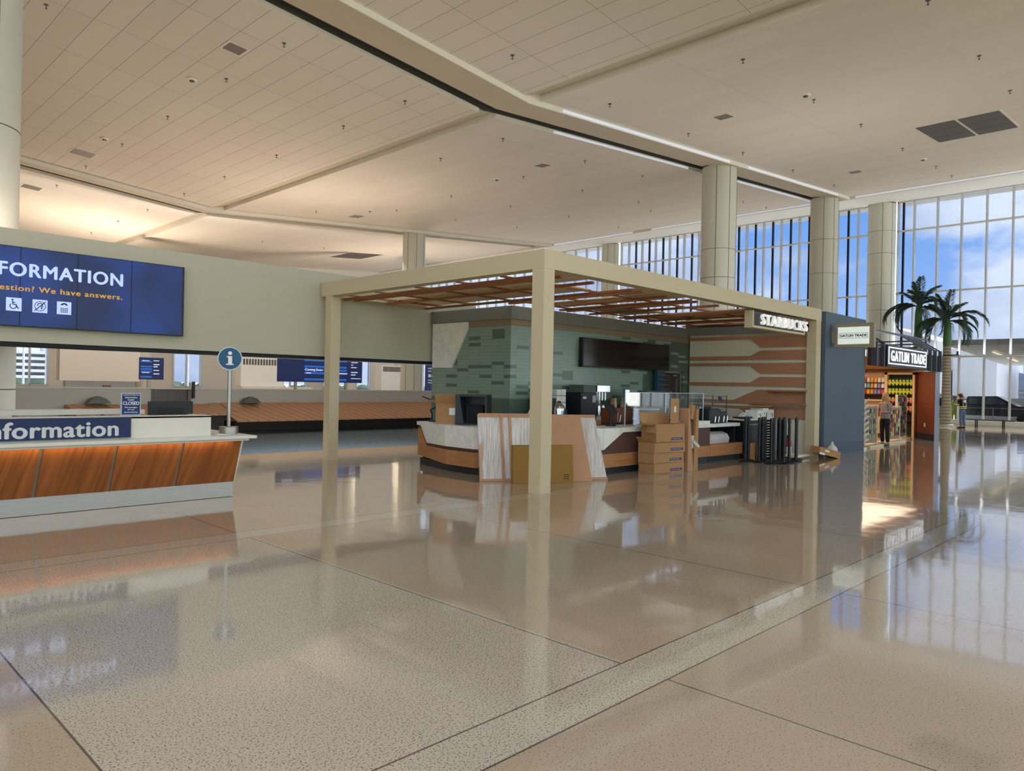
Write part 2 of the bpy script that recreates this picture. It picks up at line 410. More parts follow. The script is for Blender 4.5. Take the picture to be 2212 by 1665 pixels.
# ceiling: folded field of trays (valley over X0), opening over the near corner for an added skylight
def slab(b, x0, x1, y0, y1, lo=0.0, hi=.3):
    b.hexa([(x0, y0, cz(x0)+lo), (x1, y0, cz(x1)+lo), (x1, y1, cz(x1)+lo), (x0, y1, cz(x0)+lo)],
           [(x0, y0, cz(x0)+hi), (x1, y0, cz(x1)+hi), (x1, y1, cz(x1)+hi), (x0, y1, cz(x0)+hi)])
b = MB()
for (y0, y1) in ((16.85, 36.2), (38.15, 58.2)):
    slab(b, -14, XA, y0, y1); slab(b, XB, 41, y0, y1)
slab(b, 8, XA, -14, 14.9); slab(b, -14, 8, 9, 14.9); slab(b, XB, 41, -14, 14.9)
struct(b.build('ceiling', ceiling_m))
b = MB()
for x0, x1, y0, y1 in ((8, X0, -14, 9), (-14, X0, 9, 58.4), (X0, 41, -14, 58.4)): slab(b, x0, x1, y0, y1, .34, .6)
struct(b.build('trim_1', soffit_m))       # void lining above the trays
for n_, (y0, y1, g) in enumerate(((14.9, 16.3, 16.85), (36.2, 37.6, 38.15))):
    b = MB()      # girder soffit: near lip hangs low, far lip level with the trays
    for xa, xb in ((-14, X0), (X0, 41.0)):
        b.hexa([(xa, y0, cz(xa)-.16), (xb, y0, cz(xb)-.16), (xb, y1, cz(xb)+.03), (xa, y1, cz(xa)+.03)], [(xa, y0, cz(xa)+.33), (xb, y0, cz(xb)+.33), (xb, y1, cz(xb)+.33), (xa, y1, cz(xa)+.33)])
    struct(b.build('trim_%d' % (n_+2), soffit_m))
    b = MB()
    for xa, xb in ((-14, X0), (X0, 41)): slab(b, xa, xb, y1+.002, g-.04, .30, .339); slab(b, xa, xb, g-.03, g-.004, .12, .299)
    struct(b.build('trim_%d' % (n_+4), gap_m))  # recess strips whose dark colour carries the gap's shade
b = MB()          # sloped band in the ceiling fold
for y0, y1 in ((-14, 14.86), (16.9, 36.15), (38.2, 58.2)):
    z0 = cz(XA)+.01; z1 = cz(XB)+.17
    b.hexa([(XA+.003, y0, z0), (XB-.04, y0, z1), (XB-.04, y1, z1), (XA+.003, y1, z0)], [(XA+.003, y0, z0+.2), (XB-.04, y0, z1+.1), (XB-.04, y1, z1+.1), (XA+.003, y1, z0+.2)])
struct(b.build('trim_13', soffit_m))
# bright lipped edges of trays
b = MB()
for (y0, y1) in ((16.85, 36.2), (38.15, 58.2)):
    slab(b, -14, XA, y0-.03, y0-.002, -.02, .118); slab(b, XB, 41, y0-.03, y0-.002, -.02, .118)
for (y0, y1) in ((-14, 14.9), (16.85, 36.2), (38.15, 58.2)): slab(b, XB-.03, XB-.002, y0, y1, -.03, .29)
slab(b, -14, X0, 14.87, 14.898, -.165, .33); slab(b, X0, 41, 14.87, 14.898, -.165, .33)
slab(b, -14, X0, 36.17, 36.198, -.165, .33); slab(b, X0, 41, 36.17, 36.198, -.165, .33)
struct(b.build('trim_6', fascia_m))
# soffit at the glazed front; unseen roof overhang added to cut the sun
b = MB(); b.prism([(41.0, 12.08), (46.4, 12.86), (48.4, 13.0), (48.4, 13.4), (41, 13.0)], 'y', -14, 58.4)
struct(b.build('trim_7', fascia_m))

# facade: base kerb, three glazed bays
struct(MB().box(46.3, 46.7, -14, 58, 0, .22).build('trim_8', conc))
def facade(n, y0, y1, whites, darks):
    b = MB()
    for y in whites: b.box(46.42, 46.62, y-.045, y+.045, .22, 12.9)
    for z in (.27, 3.80, 7.49, 11.13, 12.84): b.box(46.40, 46.60, y0, y1, z-.045, z+.045)
    b.box(46.4, 46.62, y0, y0+.08, .22, 12.9); b.box(46.4, 46.62, y1-.08, y1, .22, 12.9)
    o = struct(b.build('window_%d' % n, mullion_m))
    if darks:
        b = MB()
        for y in darks: b.box(46.52, 46.66, y-.05, y+.05, .22, 12.9)
        b.build('mullion', mull_dark, o)['label'] = 'dark slender mullions'
    MB().box(46.50, 46.52, y0, y1, .22, 12.9).build('pane', facade_glass, o)
    return o
facade(1, -14, 14.15, [13.258-1.2*k for k in range(23)], [13.85])
facade(2, 15.7, 33.94, [16.36+1.203*k for k in range(15)], [15.76+1.203*k for k in range(15)])
facade(3, 35.28, 58, [36.19+1.15*k for k in range(19)], None)
# daylight openings behind the viewer
def curtain(n, axis):
    b = MB()
    for k in range(13):
        v = -14+k*3.0
        if axis == 'x': b.box(-14.1, -13.9, v-.06, v+.06, 0, 11.8) if v < 10 else None
        else: b.box(v-.06, v+.06, -14.1, -13.9, 0, 10.6)
    for z in (.1, 4, 8):
        if axis == 'x': b.box(-14.1, -13.9, -14, 9, z-.05, z+.05)
        else: b.box(-14, 40, -14.1, -13.9, z-.05, z+.05)
    o = struct(b.build('window_%d' % n, mullion_m))
    (MB().box(-14.02, -14.0, -14, 9, 0, 11.6) if axis == 'x' else MB().box(-14, 40, -14.02, -14.0, 0, 10.6)).build('pane', rear_glass, o)
    return o
curtain(4, 'x'); curtain(5, 'y')
opal = bpy.data.materials.new('added_opal_skylight'); opal.use_nodes = True; _t = opal.node_tree; _t.nodes.clear()
_o = _t.nodes.new('ShaderNodeOutputMaterial'); _b = _t.nodes.new('ShaderNodeBsdfTranslucent'); _b.inputs[0].default_value = (.345, .335, .335, 1); _t.links.new(_b.outputs[0], _o.inputs[0])
b = MB(); slab(b, -14, 7.99, -14, 8.99, .1, .12); struct(b.build('window_10', opal))  # unseen skylight, added to spread sun and sky light into the hall
struct(MB().box(-14.3, -14.0, 9, 58, 0, 12.9).build('wall_left', white_wall))

# back wall with low windows
ops = [(11.9, 13.85, 1.1, 3.9), (22.2, 24.35, 1.1, 3.9), (30.6, 33.6, 1.1, 3.9), (35.2, 40.2, 1.0, 3.9)]
b = MB(); x = -14
for (a, c, z0, z1) in ops:
    b.box(x, a, 58, 58.4, 0, 4.6); b.box(a, c, 58, 58.4, 0, z0); b.box(a, c, 58, 58.4, z1, 4.6); x = c
b.box(x, 46.3, 58, 58.4, 0, 4.6); b.box(-14, 46.3, 58, 58.4, 4.6, 12.7)
struct(b.build('wall_back', white_wall))
for n, (a, c, z0, z1) in enumerate(ops):
    b = MB()
    for xx in (a, (a+c)/2 - .1, c): b.box(xx-.06, xx+.06, 57.95, 58.1, z0, z1)
    b.box(a, c, 57.95, 58.1, z0-.05, z0+.05); b.box(a, c, 57.95, 58.1, z1-.05, z1+.05)
    o = struct(b.build('window_%d' % (6+n), mullion_m)); MB().box(a, c, 58.1, 58.12, z0, z1).build('pane', facade_glass, o)

# bulkhead with the information display
b = MB(); b.box(-6, 13.3, 14.4, 15.25, 2.26, 4.12); struct(b.build('wall_middle', wall_m))
struct(MB().box(-6, 13.3, 14.42, 15.23, 2.20, 2.258).build('trim_9', dark_m))

# round clad columns
def column(x, y, r, top, label, rings=(2.6, 5.2, 7.8)):
    t = thing('round_column', label, 'column', (x, y, 0), 0, 'round clad columns')
    b = MB(); b.lathe([(r, 0), (r, top)], n=40); b.build('shaft', column_m, t, smooth=True)
    s = MB()
    for z in rings: s.lathe([(r+.004, z-.008), (r+.004, z+.008)], n=40)
    for a in (R(200), R(245), R(290)): s.box(r*math.cos(a)-.008, r*math.cos(a)+.008, r*math.sin(a)-.008, r*math.sin(a)+.008, 0, top)
    s.lathe([(r+.02, top-.03), (r+.02, top)], n=40)
    s.build('panel_seam', seam_m, t)
    return t
column(28.5, 15.75, .72, cz(28.5)-.07, 'thick round column rising behind the pergola, middle of the picture', (3.9, 6.4, 7.6))
column(40.0, 15.85, .70, cz(40)-.07, 'round column between the pergola corner and the glazed front', (3.9, 8, 9.8))
column(46.0, 14.85, .72, 12.75, 'round column built against the glazed front left of the palms', (4, 6.5, 8, 9.8, 11.1))
column(46.0, 34.6, .66, 12.75, 'far round column against the glazed front left of the thick one', (4, 8))
column(28.7, 36.9, .70, cz(28.7)-.07, 'distant round column above the left half of the pergola', (4, 8))
column(2.60, 16.1, .72, cz(2.6)-.07, 'round column at the left picture edge behind the information wall', (1.45, 4.2, 6.1, 8.7))

# ---------------------------------------------------------------- cafe core walls
b = MB()
b.box(11.8, 12.1, 11.6, 14.35, 0, 3.06)                     # return wall, faces -X
b.box(12.1, 17.95, 11.6, 11.9, 0, 3.06); b.box(19.05, 19.35, 11.6, 11.9, 0, 3.06); b.box(17.95, 19.05, 11.6, 11.9, 2.2, 3.06)
struct(b.build('wall_cafe', tile_m))
b = MB(); b.box(11.74, 12.1, 11.54, 14.35, 3.2, 3.49); b.box(12.1, 19.35, 11.54, 11.9, 3.2, 3.49); b.box(19.2, 19.3, 7.95, 11.54, 3.28, 3.49)
struct(b.build('trim_10', mat('grey_fascia', (128, 130, 124), .7)))
b = MB(); b.box(11.79, 12.1, 11.59, 14.35, 3.061, 3.199); b.box(12.1, 19.35, 11.59, 11.9, 3.061, 3.199)
struct(b.build('trim_11', mat('tan_band', (150, 130, 108), .7)))
b = MB(); b.prism([(13.0, 3.19), (14.3, 3.19), (14.3, 2.1), (13.56, 2.1), (13.0, 3.02)], 'x', 11.76, 11.797); struct(b.build('trim_12', marble_m))
o = struct(MB().box(18.0, 18.86, 11.68, 11.72, .01, 2.15).build('door_1', mat('door_brown', (62, 50, 48), .5)))
MB().box(17.96, 18.0, 11.56, 11.7, 0, 2.2).box(18.86, 18.92, 11.56, 11.7, 0, 2.2).box(17.96, 18.92, 11.56, 11.7, 2.15, 2.2).build('door_frame', steel, o)
MB().box(18.55, 18.75, 11.6, 11.68, 2.06, 2.11).bar((18.74, 11.62, 2.0), (18.74, 11.62, .9), .03).build('door_closer', steel, o)
# striped wall, faces -X
o = struct(MB().box(19.35, 19.6, 7.95, 11.55, 0, 3.3).build('wall_right', mat('stripe_wall_paint', (232, 229, 210), .8)))
st = MB()
def stripe(t, b_left, b_right, ya=9.62, yb=9.32): st.prism([(11.54, t), (7.96, t), (7.96, b_right), (yb, b_right), (ya, b_left), (11.54, b_left)], 'x', 19.31, 19.348)
def stripe_up(bt, t_left, t_right, ya=9.62, yb=9.32): st.prism([(11.54, bt), (7.96, bt), (7.96, t_right), (yb, t_right), (ya, t_left), (11.54, t_left)], 'x', 19.31, 19.348)
stripe(3.21, 3.12, 2.885); stripe_up(2.54, 2.655, 2.80); stripe(2.46, 2.375, 2.16); stripe_up(1.81, 1.91, 2.075)
stripe_up(1.33, 1.42, 1.72, 10.1, 9.4); stripe(1.26, 1.2, .95, 9.9, 9.5)
st.build('wood_inlay', wood_front('inlay_walnut', (176, 124, 94), (200, 150, 118), False), o)['label'] = 'walnut inlay with stepped bands'
for z in (1.72, 1.36): tag(MB().box(19.06, 19.308, 7.97, 9.0 if z > 1.5 else 9.5, z-.045, z).build('wall_shelf', oakshelf, bevel=.004), 'upper floating wood shelf on the striped wall' if z > 1.5 else 'lower floating wood shelf on the striped wall', 'shelf', 'floating shelves')

# blue-grey shop side wall
o = struct(MB().box(19.66, 22.62, 7.69, 11.9, 0, 3.82).build('wall_front', blue_wall))
struct(MB().box(19.652, 22.628, 7.682, 11.9, 0, .30).build('baseboard_front', mat('blue_grey_base', (74, 90, 110), .6)))

# ================================================================ PERGOLA
P = thing('pergola', 'large beige box-framed pergola with wood slat roof over the coffee counter', 'pergola', (8.6, 7.75, 0))
off = (8.6, 7.75, 0)
for nme, bx in (('beam', (8.6, 19.52, 7.75, 7.99, 3.56, 3.86)), ('beam', (8.6, 8.84, 7.99, 14.3, 3.56, 3.86)), ('beam', (8.84, 11.7, 14.06, 14.3, 3.56, 3.86)), ('beam', (19.28, 19.52, 7.99, 11.5, 3.56, 3.86))):
    MB(off).box(*bx).build(nme, beam_m, P)
for bx in ((8.6, 8.85, 7.75, 8.0), (8.6, 8.84, 13.9, 14.12), (19.2, 19.5, 7.75, 8.0)):
    MB(off).box(*bx, 0, 3.558).build('post', beam_m, P)
sl = [9.0, 9.27, 10.12, 11.3, 11.62, 12.5, 13.35, 13.62, 14.5, 15.7, 16.0, 16.9, 17.75, 18.05, 18.9]
for x in sl: MB(off).box(x, x+.07, 8.0, 14.05 if x < 11.6 else 11.53, 3.50, 3.545).build('slat', slat_m, P)
for y in (8.95, 10.1, 11.3, 12.6, 13.6):
    MB(off).box(8.85, 19.27 if y < 11.5 else 11.7, y, y+.045, 3.548, 3.58).build('batten', slat_m, P)
cells = []
yl = [8.0, 8.95, 10.1, 11.3, 12.6, 14.05]
for i in range(len(sl)-1):
    if sl[i+1]-sl[i] < .5: continue
    for j in range(len(yl)-1):
        if yl[j] > 11.2 and sl[i+1] > 11.7: continue
        cells.append((sl[i]+.04, sl[i+1]+.03, yl[j]+.02, yl[j+1], (i*2+j*3) % 5))
for (x0, x1, y0, y1, k) in cells:
    if k in (0, 2, 3) or (k == 1 and y0 > 10): MB(off).box(x0, x1, y0, y1, 3.585, 3.605).build('roof_panel', panel_tan, P)
# hanging cafe sign
t = thing('cafe_sign', 'black box sign with raised white capital letters under the pergola beam', 'sign', (15.8, 7.78, 3.18))
so_ = (15.8, 7.78, 3.18)
MB(so_).box(15.8, 18.55, 7.80, 7.98, 3.18, 3.50).build('sign_box', black_m, t)
MB(so_).box(15.74, 18.60, 7.80, 8.0, 3.13, 3.18).box(15.74, 15.8, 7.80, 8.0, 3.18, 3.52).box(18.55, 18.6, 7.80, 8.0, 3.18, 3.52).build('sign_frame', beam_m, t)
text('lettering', 'STARBUCKS', mat('letter_white', (240, 240, 236), .4, emis=.25), (15.98, 7.72, 3.21), *FX, .235, 2.5, t, so_, bold=.015, depth=.05, spacing=1.16)

# ================================================================ INFORMATION DISPLAY ON THE BULKHEAD
blue_scr = Sh('display_blue', .35)
cb = blue_scr.mix(blue_scr.ramp(blue_scr.noise(.9, 2), .35, .65), (10, 32, 78), (16, 52, 124)); blue_scr.color(cb)
blue_scr.t.links.new(cb, blue_scr.b.inputs['Emission Color']); blue_scr.b.inputs['Emission Strength'].default_value = .32
scr_m = blue_scr.m
glow_w = mat('screen_white', (176, 194, 236), .5, emis=.45); glow_y = mat('screen_amber', (200, 150, 62), .5, emis=.35)
dio = (-1.2, 14.4, 2.53)
t = thing('information_display', 'long blue wall screen reading INFORMATION on the bulkhead above the desk', 'display', dio)
MB(dio).box(-1.2, 5.64, 14.28, 14.399, 2.51, 3.82).build('bezel', black_m, t)
o = MB(dio).box(-1.19, 5.60, 14.27, 14.281, 2.525, 3.805).build('screen', scr_m, t)
for x in (4.70, 3.83, 2.99, 2.14): MB(dio).box(x-.006, x+.006, 14.266, 14.272, 2.525, 3.805).build('panel_joint', mat('joint_navy', (6, 14, 40), .5), t)
text('lettering', 'INFORMATION', glow_w, (4.545, 14.266, 3.338), *FX, .21, None, t, dio, bold=.028, align='RIGHT', spacing=1.12, ref='ORMATION', refw=1.70)
text('lettering', 'question? We have answers.', glow_y, (4.545, 14.266, 3.095), *FX, .088, None, t, dio, bold=.024, align='RIGHT', spacing=1.12, ref='We have answers.', refw=1.29)
ico = mat('icon_navy', (14, 22, 70), .5)
for k, cxi in enumerate((2.905, 3.275, 3.63)):
    i_ = MB(dio).box(cxi-.108, cxi+.108, 14.262, 14.266, 2.865-.108, 2.865+.108).build('icon_tile', glow_w, t)
    g = MB(dio); y = 14.258; cz_ = 2.865
    def ring(cx_, cz2, r, wd, a0=0, a1=360):
        n = 20
        for q in range(n):
            a = R(a0+(a1-a0)*q/n); a2 = R(a0+(a1-a0)*(q+1)/n)
            g.bar((cx_+r*math.cos(a), y, cz2+r*math.sin(a)), (cx_+r*math.cos(a2), y, cz2+r*math.sin(a2)), wd, .006, (0, 1, 0))
    if k == 0:
        ring(cxi-.01, cz_-.025, .045, .012, -220, 40); g.ball((cxi-.02, y, cz_+.075), .014, (1, .3, 1))
        for p, q in (((-.02, .055), (-.015, .0)), ((-.015, .0), (.03, -.005)), ((.03, -.005), (.055, -.06)), ((-.015, .03), (.02, .03)), ((.055, -.06), (.075, -.055))):
            g.bar((cxi+p[0], y, cz_+p[1]), (cxi+q[0], y, cz_+q[1]), .013, .006, (0, 1, 0))
    elif k == 1:
        ring(cxi, cz_, .078, .008); ring(cxi, cz_+.015, .035, .012, -60, 200); ring(cxi+.01, cz_-.03, .018, .012, -90, 90)
        g.bar((cxi-.08, y, cz_-.08), (cxi+.08, y, cz_+.08), .012, .006, (0, 1, 0))
    else:
        ring(cxi, cz_+.03, .045, .024, 20, 160)
        for rr in range(4):
            for c2 in range(4): g.box(cxi-.055+c2*.03, cxi-.035+c2*.03, y-.003, y+.003, cz_-.01-rr*.022, cz_+.002-rr*.022)
    g.build('icon', ico, i_)

# ================================================================ INFORMATION DESK
D0 = (4.87, 10.42, 0)
t = thing('information_desk', 'long information counter with slanted teak front, steel plinth and white top', 'counter', D0)
MB(D0).box(-.6, 4.87, 10.42, 11.5, .005, .22).build('plinth', steel, t)
for a, c in ((-.6, 2.335), (2.375, 3.17), (3.21, 4.01), (4.05, 4.865)):
    MB(D0).hexa([(a, 10.40, .222), (c, 10.40, .222), (c, 10.5, .222), (a, 10.5, .222)], [(a+.048, 10.24, .83), (c+(.035 if c > 4.5 else .048), 10.24, .83), (c+(.035 if c > 4.5 else .048), 10.5, .83), (a+.048, 10.5, .83)]).build('front_panel', desk_wood, t)
MB(D0).hexa([(-.6, 10.43, .222), (4.86, 10.43, .222), (4.86, 11.45, .222), (-.6, 11.45, .222)], [(-.6, 10.28, .828), (4.89, 10.28, .828), (4.89, 11.45, .828), (-.6, 11.45, .828)]).build('carcass', mat('desk_grey', (146, 138, 122), .6), t)
MB(D0).hexa([(4.868, 10.40, .222), (4.88, 10.40, .222), (4.88, 11.45, .222), (4.868, 11.45, .222)], [(4.903, 10.24, .83), (4.93, 10.24, .83), (4.93, 11.45, .83), (4.903, 11.45, .83)]).build('end_panel', white_lam, t)
MB(D0).box(-.6, 4.96, 10.12, 11.55, .832, .862).box(-.6, 5.06, 10.08, 11.62, .862, .905).build('countertop', white_lam, t, bevel=.006)
MB(D0).box(-.6, 4.51, 10.38, 10.46, .905, 1.185).box(4.43, 4.51, 10.46, 11.0, .905, 1.185).box(-.6, 4.51, 10.38, 10.72, 1.165, 1.19).build('privacy_screen', white_lam, t)
bp_ = MB(D0).box(-.6, 3.435, 10.345, 10.378, .92, 1.18).build('name_panel', mat('signage_navy', (16, 38, 84), .5), t)
text('lettering', 'Information', mat('letter_silver', (206, 208, 206), .5), (3.275, 10.343, .95), *FX, .185, None, bp_, D0, bold=.03, align='RIGHT', spacing=1.06, ref='ormation', refw=1.155)
# rear ledge of the desk
D1 = (2.4, 12.2, 0)
t = thing('transaction_ledge', 'low white rear ledge raised on small steel posts behind the desk', 'counter', D1)
MB(D1).box(-.6, 4.25, 12.2, 12.6, 1.14, 1.21).build('ledge_top', white_lam, t); MB(D1).box(-.6, 4.3, 12.3, 12.9, 0, 1.07).build('carcass', white_lam, t)
for x in (1.6, 2.52, 3.1, 3.65, 4.1): MB(D1).box(x, x+.06, 12.3, 12.36, 1.07, 1.14).build('post', steel, t)
# blue round i sign
C0 = (4.88, 10.62, .905)
t = thing('information_pole_sign', 'round blue i sign on a silver pole standing on the desk end', 'sign', C0)
MB().lathe([(.135, 0), (.135, .10), (.128, .105)], n=36).build('base', steel, t, smooth=True)
MB().cyl((0, 0, .105), (0, 0, .96), .028, n=20).build('pole', steel, t, smooth=True)
dn = Vector((-.42, -.907, 0))
MB().cyl(Vector((0, 0, 1.11))-dn*.04, Vector((0, 0, 1.11))+dn*.04, .172, n=48).build('disc', mat('disc_edge', (190, 198, 200), .4, .4), t, smooth=True)
MB().cyl(Vector((0, 0, 1.11))+dn*.04, Vector((0, 0, 1.11))+dn*.046, .158, n=48).build('disc_face', mat('teal_blue', (10, 78, 116), .4), t, smooth=True)
uxd = Vector((.907, -.42, 0)); fc = Vector((0, 0, 1.11))+dn*.05
b = MB(); q = lambda u, z: tuple(fc+uxd*u+Vector((0, 0, z)))
def flat(pts): b.hexa([q(*p) for p in pts], [tuple(Vector(q(*p))+dn*.006) for p in pts])
flat([(.028*math.cos(R(a)), .078+.028*math.sin(R(a))) for a in range(0, 360, 24)])
flat([(-.045, .035), (.03, .035), (.03, -.078), (.052, -.078), (.052, -.095), (-.052, -.095), (-.052, -.078), (-.025, -.078), (-.025, .018), (-.045, .018)])
b.build('letter_i', white_p, t)
# closed notice
N0 = (3.54, 10.7, 1.19)
t = thing('closed_notice', 'navy framed notice reading CLOSED standing on the desk', 'sign', N0)
MB(N0).box(3.415, 3.67, 10.69, 10.71, 1.19, 1.495).build('frame', mat('frame_silver', (178, 186, 196), .4), t)
MB(N0).box(3.43, 3.655, 10.684, 10.69, 1.205, 1.48).build('notice_card', mat('notice_navy', (22, 44, 100), .5), t)
lw = mat('notice_white', (224, 228, 236), .5)
MB(N0).box(3.44, 3.645, 10.68, 10.684, 1.462, 1.468).build('header_line', lw, t)
for s_, z, h, wd in (('Information', 1.425, .020, .15), ('Center', 1.393, .020, .085), ('CLOSED', 1.335, .044, .205), ('We apologize', 1.292, .017, .16), ('for any', 1.262, .017, .085), ('inconvenience', 1.228, .017, .17)):
    text('lettering', s_, lw, (3.542, 10.683, z), *FX, h, wd, t, N0, bold=.02, align='CENTER', depth=.002)
# monitor on the desk seen from behind
M0 = (4.27, 11.2, .905)
t = thing('desk_monitor', 'black flat monitor seen from behind on the information desk', 'monitor', M0)
MB(M0).box(3.95, 4.59, 11.2, 11.24, 1.10, 1.365).build('housing', black_m, t, bevel=.01)
MB(M0).box(4.24, 4.30, 11.24, 11.28, .93, 1.2).build('stem', black_m, t); MB(M0).box(4.12, 4.42, 11.15, 11.38, .907, .925).build('foot', black_m, t)
v_ = MB(M0)
for k in range(9): v_.box(4.08, 4.46, 11.195, 11.2, 1.17+k*.012, 1.174+k*.012)
v_.build('vent_slots', dark_m, t)
tag(MB().box(4.62, 4.76, 10.42, 10.62, .906, .912).build('paper_sheet', paper), 'white paper sheet lying beside the pole sign base', 'paper')

# ================================================================ LAMPS: unseen added fills, desk LED, shop downlight
def area(name, loc, sx_, sy_, power, color, aim=(0, 0, 1)):
    l = bpy.data.lights.new(name, 'AREA'); l.shape = 'RECTANGLE'; l.size = sx_; l.size_y = sy_; l.energy = power; l.color = color
    o = bpy.data.objects.new(name, l); COL.objects.link(o); o.location = loc
    o.rotation_euler = Vector(aim).to_track_quat('-Z', 'Y').to_euler(); return o
WARM = (1, .82, .65); NEUT = (1, .97, .92)
area('fill_bulkhead_top', (3.6, 14.95, 4.16), 18, .5, 130, WARM, (0, 1.2, 1))  # unseen strip, added for the warm glow on the ceiling
area('fill_kiosk_roof', (15.6, 13.0, 3.72), 6.5, 2.0, 45, NEUT)  # unseen panel, added to brighten the ceiling above the kiosk
area('fill_shop_roof', (26, 10.5, 2.80), 7, 3.0, 130, NEUT)  # added fill out of sight, lifts the ceiling over the shop
area('fill_screens', (18.15, 30.06, 2.90), 4.2, .3, 300, WARM)  # hidden above the screens, added to warm the far tray
area('fill_girder', (20, 37.55, 9.75), 34, .3, 600, (1, .96, .9), (0, .9, -1))  # added fill facing away from the camera, brightens the back wall
area('fill_partition', (9.5, 24.2, 1.0), 13, .3, 150, WARM)  # hidden behind the low wall, added for warm light on the ceiling
area('fill_bulkhead_under', (8.9, 15.0, 2.19), 8.4, .3, 260, NEUT, (0, 1.3, -1))  # added fill for carpet and carousel, turned out of view
area('led_under_desk', (2.1, 10.17, .826), 5.3, .03, 5, (1, .68, .40), (0, 1, -.55))
area('fill_rear', (13.3, 45.3, 3.34), 4, .5, 680, WARM)  # unseen fill, added to light the baggage hall
area('fill_rear', (33, 45.4, 3.3), 2.2, .6, 350, WARM)  # second added rear fill, out of sight above the white unit
area('fill_transom', (46.2, 8, 3.90), .12, 40, 450, (.96, 1, 1), (0, 0, 1))  # added unseen strip, brightens the ceiling near the glass
area('shop_downlight', (26.8, 9.6, 2.60), 7, 2.6, 95, (1, .80, .58), (0, 0, -1))

# ================================================================ OUTSIDE
struct(MB().box(-200, 600, -300, 400, -.5, -.16).build('ground', asphalt))
C_ = (50, 12.3, -.16)
t = thing('roadside_canopy', 'pale grey canopy over the kerb outside the glazed front', 'canopy', C_)
MB(C_).prism([(50, 4.62), (50, 4.95), (66, 4.3), (66, 3.95)], 'y', -30, 12.3).build('canopy_roof', conc, t)
for y in (10.4, 4, -4): MB(C_).cyl((64, y, -.16), (64, y, 4.0), .25).build('canopy_post', conc, t)
ln = mat('led_white', (255, 226, 178), .5, emis=2.0)
for a in (53.0, 57.2): MB(C_).bar((a, 10.55, 4.47-(a-50)*.042), (a+3.0, 10.55, 4.47-(a+3-50)*.042), .13, .06).build('linear_lamp', ln, t)
tag(MB().box(80, 92, 15.6, 19.2, -.16, 6).build('white_building', mat('render_white', (236, 234, 232), .8)), 'plain white building across the road outside', 'building')
tag(MB().prism([(19.5, -.16), (30, -.16), (30, 8.6), (24, 8.3), (19.5, 6.6)], 'x', 75, 90).build('terminal_wing', mat('render_pale', (222, 220, 216), .8)), 'pale building with sloping roof outside behind the palms', 'building')
t = thing('ramp_building', 'grey-blue building with a sloping roof beyond the road', 'building', (84, 12, -.16))
MB((84, 12, -.16)).prism([(9.5, -.16), (14.6, -.16), (14.6, 3.9), (9.5, 2.4)], 'x', 84, 90).build('wall', mat('slate_blue', (132, 142, 160), .8), t)
MB((84, 12, -.16)).box(83.8, 84, 9.5, 14.6, 1.9, 2.1).build('handrail', steel, t)
tag(MB().box(60, 60.4, -20, 14.2, -.16, 1.5).build('barrier_wall', mat('barrier', (206, 204, 200), .8)), 'low pale barrier wall behind the parked truck', 'wall')
# pickup truck
T0 = (53.9, 11.0, -.16); t = thing('pickup_truck', 'dark blue pickup truck parked outside under the canopy', 'truck', T0)
tp = mat('truck_paint', (40, 46, 58), .25, coat=.6); z0 = -.16
MB(T0).prism([(14.6, .42), (14.6, .98), (12.2, .98), (12.15, 1.05), (9.6, 1.08), (8.2, .98), (8.0, .42)], 'x', 53.0, 54.8).build('body', tp, t, bevel=.04)
MB(T0).prism([(12.1, 1.05), (11.9, 1.6), (10.3, 1.64), (9.3, 1.06)], 'x', 53.12, 54.68).build('cab', tp, t, bevel=.04)
MB(T0).prism([(11.2, 1.12), (11.15, 1.5), (10.35, 1.53), (9.75, 1.12)], 'x', 53.10, 53.125).build('side_window', mat('car_glass', (90, 104, 124), .1), t)
MB(T0).prism([(11.85, 1.12), (11.75, 1.48), (11.3, 1.5), (11.3, 1.12)], 'x', 53.10, 53.125).build('side_window', mat('car_glass', (90, 104, 124), .1), t)
for y in (13.6, 8.9):
    for xa in (52.98, 54.6): MB(T0).cyl((xa, y, .22), (xa+.22, y, .22), .38, n=24).build('wheel', black_m, t)
MB(T0).box(52.97, 53.0, 12.1, 12.25, .8, .9).build('reflector', mat('amber', (230, 160, 90), .4), t)
K0 = (53.9, 13.1, .98); t = thing('timber_crate', 'slatted timber crate loaded on the bed of the truck', 'crate', K0)
for k in range(3): MB(K0).obox((53.4, 12.9, 1.18+k*.2), (.04, 1.5, .12), (R(4), 0, 0)).build('slat', mat('raw_timber', (190, 164, 130), .8), t)
for y in (12.3, 13.5): MB(K0).box(53.42, 53.5, y, y+.1, .985, 1.75).build('slat', mat('raw_timber', (190, 164, 130), .8), t)
# kerbside rail in front of glass
t = thing('guard_rail', 'thin metal guard rail outside along the glazing', 'railing', (49, 10, -.16))
MB((49, 10, -.16)).bar((49, 11.6, .95), (49, 4, .95), .05).build('top_rail', steel, t)
for k in range(5): MB((49, 10, -.16)).bar((49, 11.5-k*1.8, -.16), (49, 11.5-k*1.8, .95), .05).build('rail_post', steel, t)
